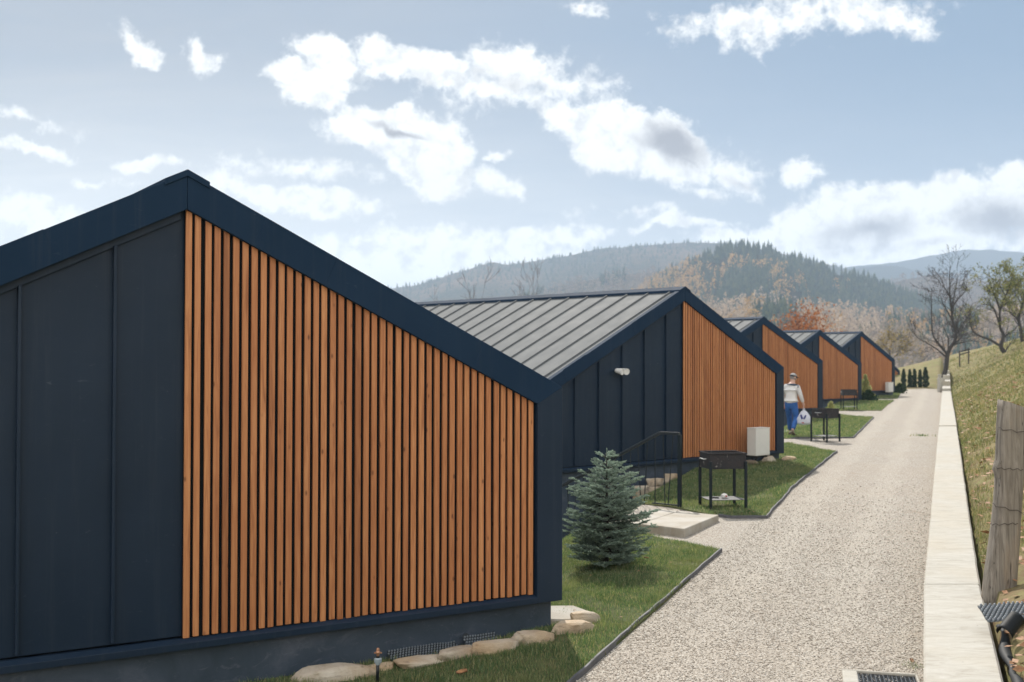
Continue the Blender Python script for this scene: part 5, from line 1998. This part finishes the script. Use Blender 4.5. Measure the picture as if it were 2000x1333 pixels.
    m.prism_z([(-0.075, 0.09), (0.075, 0.09), (0.06, 0.16), (0.03, 0.185), (-0.03, 0.185), (-0.06, 0.16)], 0.018, 0.028, Mh)
    m.build('brim', M['capdark'], cp, bevel=0.004)
    dome(-0.50, 0.12, 0.086, 0.098, M['hair'], 'hair')
    m = MB()
    for sx in (-1, 1):
        Me = Mh @ Matrix.Translation((sx * 0.090, 0.0, -0.005)) @ Matrix.Diagonal((0.014, 0.026, 0.036, 1))
        m.lathe([(0.05, -1), (0.6, -0.75), (0.95, -0.2), (0.95, 0.3), (0.6, 0.8), (0.05, 1)], 10, Me)
    m.lathe([(0.002, 0.03), (0.013, -0.012), (0.016, -0.026), (0.004, -0.034)], 8, Mh @ Matrix.Translation((0, 0.112, -0.015)))
    m.build('ears_and_nose', M['skin'], root, smooth=True)
    m = MB()
    for sx in (-1, 1): m.lathe([(0.002, -0.009), (0.009, -0.004), (0.009, 0.004), (0.002, 0.009)], 8, Mh @ Matrix.Translation((sx * 0.033, 0.098, 0.008)))
    m.box((-0.024, 0.098, -0.058), (0.024, 0.104, -0.050), Mh)
    m.build('face_features', M['capdark'], root)
    # shoes
    for (x, y, z, pit) in ((0.10, -0.13, 0.075, 32), (-0.13, 0.40, 0.045, -10)):
        m = MB(); vs, fs = [], []
        Ms = Matrix.Translation((x, y, z)) @ Matrix.Rotation(RAD(-pit), 4, 'X')
        for i in range(9):
            k = i / 8
            w = 0.044 * (0.75 + 0.5 * math.sin(k * 2.6)) * (1 if k < 0.9 else 0.7)
            h = 0.095 * (1 - 0.55 * k) if k > 0.25 else 0.10
            for j in range(10):
                a = j / 10 * 6.2832
                vs.append((w * math.cos(a), -0.12 + 0.28 * k, -0.045 + (h / 2) * (1 + math.sin(a))))
        for i in range(8):
            for j in range(10): fs.append((i * 10 + j, i * 10 + (j + 1) % 10, (i + 1) * 10 + (j + 1) % 10, (i + 1) * 10 + j))
        fs += [tuple(reversed(range(10))), tuple(range(80, 90))]
        m.add(vs, fs, Ms)
        m.build('shoe', M['shoe'], root, smooth=True)
    # the bag he carries
    c, s_ = math.cos(RAD(-30)), math.sin(RAD(-30))
    hx, hy, hz = 0.345, 0.125, 0.80
    wx, wy = p.x + hx * c - hy * s_, p.y + hx * s_ + hy * c
    zb = ground(p.x, p.y) + 0.045
    bag = thing('shopping_bag', 'white plastic carrier bag with blue and red print hanging from the hand', 'bag', (wx, wy, zb + hz), RAD(-20))
    bm = bmesh.new()
    bmesh.ops.create_uvsphere(bm, u_segments=26, v_segments=22, radius=1)
    for q in bm.verts:
        d = q.co.copy()
        k = (1 - d.z) / 2                       # 0 at the top
        w = 0.06 + 0.17 * min(1, k * 1.7) ** 1.2
        r = math.hypot(d.x, d.y)
        sc = w * (min(1.0, r * 1.5) / max(r, 1e-6))
        ang = math.atan2(d.y, d.x)
        wr = 1 + 0.10 * mnoise.noise(Vector((math.cos(ang) * 2.2, math.sin(ang) * 2.2, k * 2.5))) + 0.06 * math.sin(ang * 7 + k * 5) * (1 - k)
        q.co = Vector((d.x * sc * wr, d.y * sc * 0.62 * wr, -0.06 - 0.43 * k))
    me = bpy.data.meshes.new('sack'); bm.to_mesh(me); bm.free()
    me.polygons.foreach_set('use_smooth', [True] * len(me.polygons)); me.materials.append(M['bag'])
    o = bpy.data.objects.new('sack', me); COL.objects.link(o); o.parent = bag
    for dx in (-0.02, 0.02):
        MB().tube([(dx * 2.2, 0, -0.13), (dx * 1.2, 0, -0.05), (0, 0, 0.012), (dx * -0.4, 0.005, -0.05), (dx * -1.2, 0.02, -0.12)], [0.016, 0.012, 0.010, 0.012, 0.014], 6).build('handle', M['bag'], bag, smooth=True)
    m = MB()
    def pr(pts, mb):
        mb.add([(x, -0.62 * math.sqrt(max(0.0, 0.205 ** 2 - x * x)) - 0.018, z) for x, z in pts], [tuple(range(len(pts)))])
    pr([(-0.10, -0.20), (-0.05, -0.18), (-0.01, -0.30), (-0.06, -0.33)], m); pr([(-0.01, -0.30), (0.03, -0.33), (0.09, -0.20), (0.05, -0.19)], m)
    m.build('blue_print', M['bagblue'], o)
    m = MB(); pr([(-0.05, -0.40), (0.02, -0.41), (0.02, -0.44), (-0.05, -0.43)], m); pr([(0.05, -0.37), (0.09, -0.38), (0.09, -0.42), (0.05, -0.41)], m)
    m.build('red_print', M['redink'], o)


person()

# ------------------------------------------------------------------ far hills and woods
HILLS = {}


def hill(name, prof, D0, D1, mt, z0=-12.0, rough=1.0, seed=0, ex=1.25):
    """a ridge: prof gives photo column/row of its skyline, D1 its distance, D0 the distance of its foot"""
    cols = np.array([q[0] for q in prof], float); rows = np.array([q[1] for q in prof], float)

    def surf(c, k):
        r = np.interp(c, cols, rows)
        zt = CAMH + (701 - r) / F * D1
        zt += rough * D1 * 0.0035 * (mnoise.noise(Vector((c * 0.013, seed, 0))) + 0.5 * mnoise.noise(Vector((c * 0.04, seed, 3))))
        D = D0 + (D1 - D0) * k
        if k <= 1:
            g = k ** ex
            z = z0 + (zt - z0) * g
            z += rough * D1 * 0.012 * math.sin(min(1, k) * math.pi) * mnoise.noise(Vector((c * 0.010, k * 2.2, seed + 5)))
        else:
            z = zt - (k - 1) * (D1 - D0) * 0.45
        return Vector(((c - 1000) / F * D1 * (0.35 + 0.65 * min(k, 1.2)) if False else (c - 1000) / F * D, D, z))
    cs = np.linspace(cols[0], cols[-1], 150)
    ks = np.concatenate([np.linspace(0, 1, 34), [1.03, 1.1, 1.3]])
    V = [tuple(surf(c, k)) for c in cs for k in ks]
    n = len(ks)
    i, j = np.meshgrid(np.arange(len(cs) - 1), np.arange(n - 1), indexing='ij')
    a = (i * n + j).ravel()
    o = np_mesh(name, V, np.stack([a, a + n, a + n + 1, a + 1], 1), mt, smooth=True)
    struct(o)
    HILLS[name] = surf
    return surf


hm_far = hill_mat('far_mountain', [(0.3, (0.030, 0.045, 0.040)), (0.7, (0.070, 0.075, 0.060))], 0.012)
hm_a = hill_mat('wooded_ridge', [(0.32, (0.028, 0.044, 0.038)), (0.48, (0.080, 0.085, 0.066)), (0.56, (0.170, 0.130, 0.095)), (0.70, (0.27, 0.18, 0.12))], 0.03)
hm_b = hill_mat('conifer_hill', [(0.3, (0.018, 0.030, 0.022)), (0.6, (0.050, 0.050, 0.030)), (0.8, (0.16, 0.11, 0.06))], 0.05)
hm_d = hill_mat('mixed_wood_floor', [(0.3, (0.075, 0.078, 0.050)), (0.55, (0.20, 0.16, 0.11)), (0.75, (0.34, 0.27, 0.20))], 0.08)
sC = hill('far_mountain', [(1300, 580), (1450, 560), (1560, 540), (1660, 519), (1760, 509), (1830, 496), (1885, 484), (1930, 486), (2000, 491), (2120, 500), (2400, 520)], 1900, 3000, hm_far, seed=1, rough=0.5)
sC2 = hill('far_spur', [(1450, 590), (1600, 545), (1680, 521), (1750, 519), (1830, 531), (1930, 548), (2050, 560), (2300, 580)], 1600, 2500, hm_far, seed=2, rough=0.6)
sA = hill('wooded_ridge', [(300, 620), (500, 600), (700, 578), (770, 563), (830, 553), (890, 532), (955, 515), (962, 514), (990, 518), (1060, 508), (1180, 484), (1260, 479), (1350, 472), (1430, 475), (1500, 488), (1580, 506), (1660, 525), (1750, 562), (1900, 600)], 1000, 2100, hm_a, seed=3, rough=0.5, ex=1.0)
sA2 = hill('brown_spur', [(820, 625), (940, 600), (1020, 578), (1100, 556), (1180, 543), (1260, 531), (1340, 522), (1430, 520), (1560, 560), (1700, 600)], 800, 1350, hm_a, seed=4, rough=0.8)
sE = hill('pale_slope', [(1600, 600), (1700, 565), (1760, 545), (1830, 537), (1900, 545), (2000, 553), (2150, 560), (2400, 570)], 800, 1450, hm_a, seed=8, rough=0.8)
sB = hill('conifer_hill', [(1130, 640), (1200, 600), (1260, 565), (1300, 538), (1340, 517), (1390, 502), (1440, 491), (1500, 494), (1560, 513), (1610, 527), (1650, 537), (1690, 548), (1720, 556), (1756, 572), (1805, 588), (1870, 606), (1950, 640), (2100, 660)], 560, 1100, hm_b, seed=5, rough=0.7)
sD = hill('mixed_wood_hill', [(1000, 665), (1150, 640), (1300, 612), (1400, 604), (1500, 604), (1600, 612), (1700, 624), (1800, 630), (1900, 622), (2000, 612), (2150, 600), (2400, 600)], 260, 620, hm_d, seed=6, rough=0.7)


def wood(name, label, trees, mt, shape):
    """trees: array of (x,y,z,height,width); one stand of trees as one mass"""
    r = np.random.default_rng(len(trees))
    V, T = [], []
    nv = 0
    for (x, y, z, h, w) in trees:
        if shape == 'spire':
            tiers = 4
            for k in range(tiers):
                za, zb = z + h * (0.06 + 0.21 * k), z + h * min(1.0, 0.06 + 0.21 * k + 0.40)
                rr = w * (1 - k / tiers * 0.86) * r.uniform(0.8, 1.2)
                s = 6
                a = r.uniform(0, 6.28) + np.arange(s) * 6.2832 / s
                rj = rr * r.uniform(0.6, 1.3, s)
                ring = np.stack([x + rj * np.cos(a), y + rj * np.sin(a), np.full(s, za) + r.uniform(-0.05, 0.03, s) * h], 1)
                V.append(np.vstack([ring, [[x, y, zb]]]))
                T.append(np.array([(i, (i + 1) % s, s) for i in range(s)]) + nv); nv += s + 1
        else:
            n = 26
            t = r.random(n)
            rad = w * np.sqrt(r.random(n)) * np.sin(np.pi * np.clip(t * 0.86 + 0.12, 0, 1)) ** 0.7
            a = r.uniform(0, 6.28, n)
            P = np.stack([x + rad * np.cos(a), y + rad * np.sin(a), z + h * (0.12 + 0.88 * t)], 1)
            u = r.normal(size=(n, 3)); u[:, 2] *= 1.8; u /= np.linalg.norm(u, axis=1)[:, None]
            b = np.cross(u, r.normal(size=(n, 3))); b /= np.linalg.norm(b, axis=1)[:, None]
            s = (w * 0.42 * r.uniform(0.5, 1.2, n))[:, None]
            V.append(np.stack([P - u * s, P + b * s * 0.7, P + u * s], 1).reshape(-1, 3))
            T.append(np.arange(n * 3).reshape(-1, 3) + nv); nv += n * 3
    o = np_mesh(name, np.concatenate(V), np.concatenate(T), mt)
    stuff(o, label, 'wood')


def scatter(surf, n, c0, c1, k0, k1, hpx, seed, keep=None, kp=1.0, wr=0.2):
    R = random.Random(seed)
    out = []
    while len(out) < n:
        c = R.uniform(c0, c1); k = k0 + (k1 - k0) * R.random() ** kp
        if keep and not keep(c, k, R): continue
        q = surf(c, k)
        h = hpx / F * q.y * R.uniform(0.6, 1.35)
        out.append((q.x, q.y, q.z - h * 0.05, h, h * wr * R.uniform(0.75, 1.3)))
    return out


def nz2(c, k, s): return mnoise.noise(Vector((c * 0.012, k * 3.0, s)))


# dark conifers on the middle hill, gold on its left shoulder
con = scatter(sB, 3400, 1270, 1960, 0.30, 1.02, 21, 1, lambda c, k, R: (nz2(c, k, 1) > -0.28 or R.random() < 0.2) and not (c < 1345 and R.random() < 0.75), 0.8, 0.17)
con += scatter(sB, 60, 1400, 1520, 0.96, 1.01, 26, 21, None, 1, 0.16)
con += scatter(sD, 1100, 1130, 2080, 0.25, 1.0, 29, 2, lambda c, k, R: nz2(c, k, 4) > 0.02, 0.8, 0.17)
con += scatter(sA2, 500, 1000, 1500, 0.4, 1.0, 16, 7, lambda c, k, R: nz2(c, k, 7) > 0.1, 0.8, 0.2)
wood('conifer_wood', 'dark green conifer wood covering the middle hill', con, M['conifer'], 'spire')
lar = scatter(sB, 420, 1180, 1370, 0.45, 1.0, 18, 3, None, 0.7, 0.3)
lar += scatter(sB, 260, 1300, 1900, 0.3, 0.9, 22, 4, lambda c, k, R: nz2(c, k, 1) < -0.1, 1, 0.26)
lar += scatter(sD, 350, 1150, 2000, 0.4, 1.0, 26, 5, lambda c, k, R: nz2(c, k, 9) > 0.12, 0.8, 0.27)
wood('golden_wood', 'golden autumn trees on the shoulder of the middle hill', lar, M['larch'], 'round')
bir = scatter(sD, 1100, 1130, 2080, 0.25, 1.0, 30, 6, lambda c, k, R: nz2(c, k, 4) < 0.10, 0.8, 0.24)
bir += scatter(sB, 420, 1280, 1900, 0.15, 0.55, 24, 8, None, 1, 0.25)
wood('pale_birch_wood', 'pale pinkish birch wood between the conifers behind the cabins', bir, M['birch'], 'round')
gre = scatter(sA2, 1500, 860, 1560, 0.35, 1.0, 13, 9, None, 0.8, 0.35)
gre += scatter(sE, 900, 1650, 2150, 0.4, 1.0, 12, 10, None, 0.8, 0.35)
gre += scatter(sD, 500, 1700, 2120, 0.3, 1.0, 26, 11, None, 0.8, 0.3)
wood('leafless_wood', 'greyish brown leafless wood on the slopes behind the second cabin', gre, M['greywood'], 'round')
rid = scatter(sA, 1600, 560, 1720, 0.55, 1.01, 8, 12, None, 0.6, 0.25)
rid += scatter(sC2, 300, 1500, 2200, 0.9, 1.01, 4, 14, None, 0.6, 0.3)
wood('ridge_wood', 'small conifers along the skyline of the long hazy ridge', rid, M['conifer'], 'spire')

# ------------------------------------------------------------------ haze
hz = MB().box((-4500, -120, -60), (4500, 5300, 315)).build('haze', None)
hmv = bpy.data.materials.new('pale_haze')
hmv.use_nodes = True
hn = NT(hmv.node_tree)
hn.n.remove(hn.n['Principled BSDF'])
pv = hn.new('ShaderNodeVolumePrincipled')
pv.inputs['Color'].default_value = (0.62, 0.77, 0.98, 1)
pv.inputs['Density'].default_value = 0.00033
pv.inputs['Anisotropy'].default_value = 0.0
hn.l.new(pv.outputs[0], hn.n['Material Output'].inputs['Volume'])
hz.data.materials.append(hmv)
stuff(hz, 'thin pale autumn haze over the valley', 'haze')
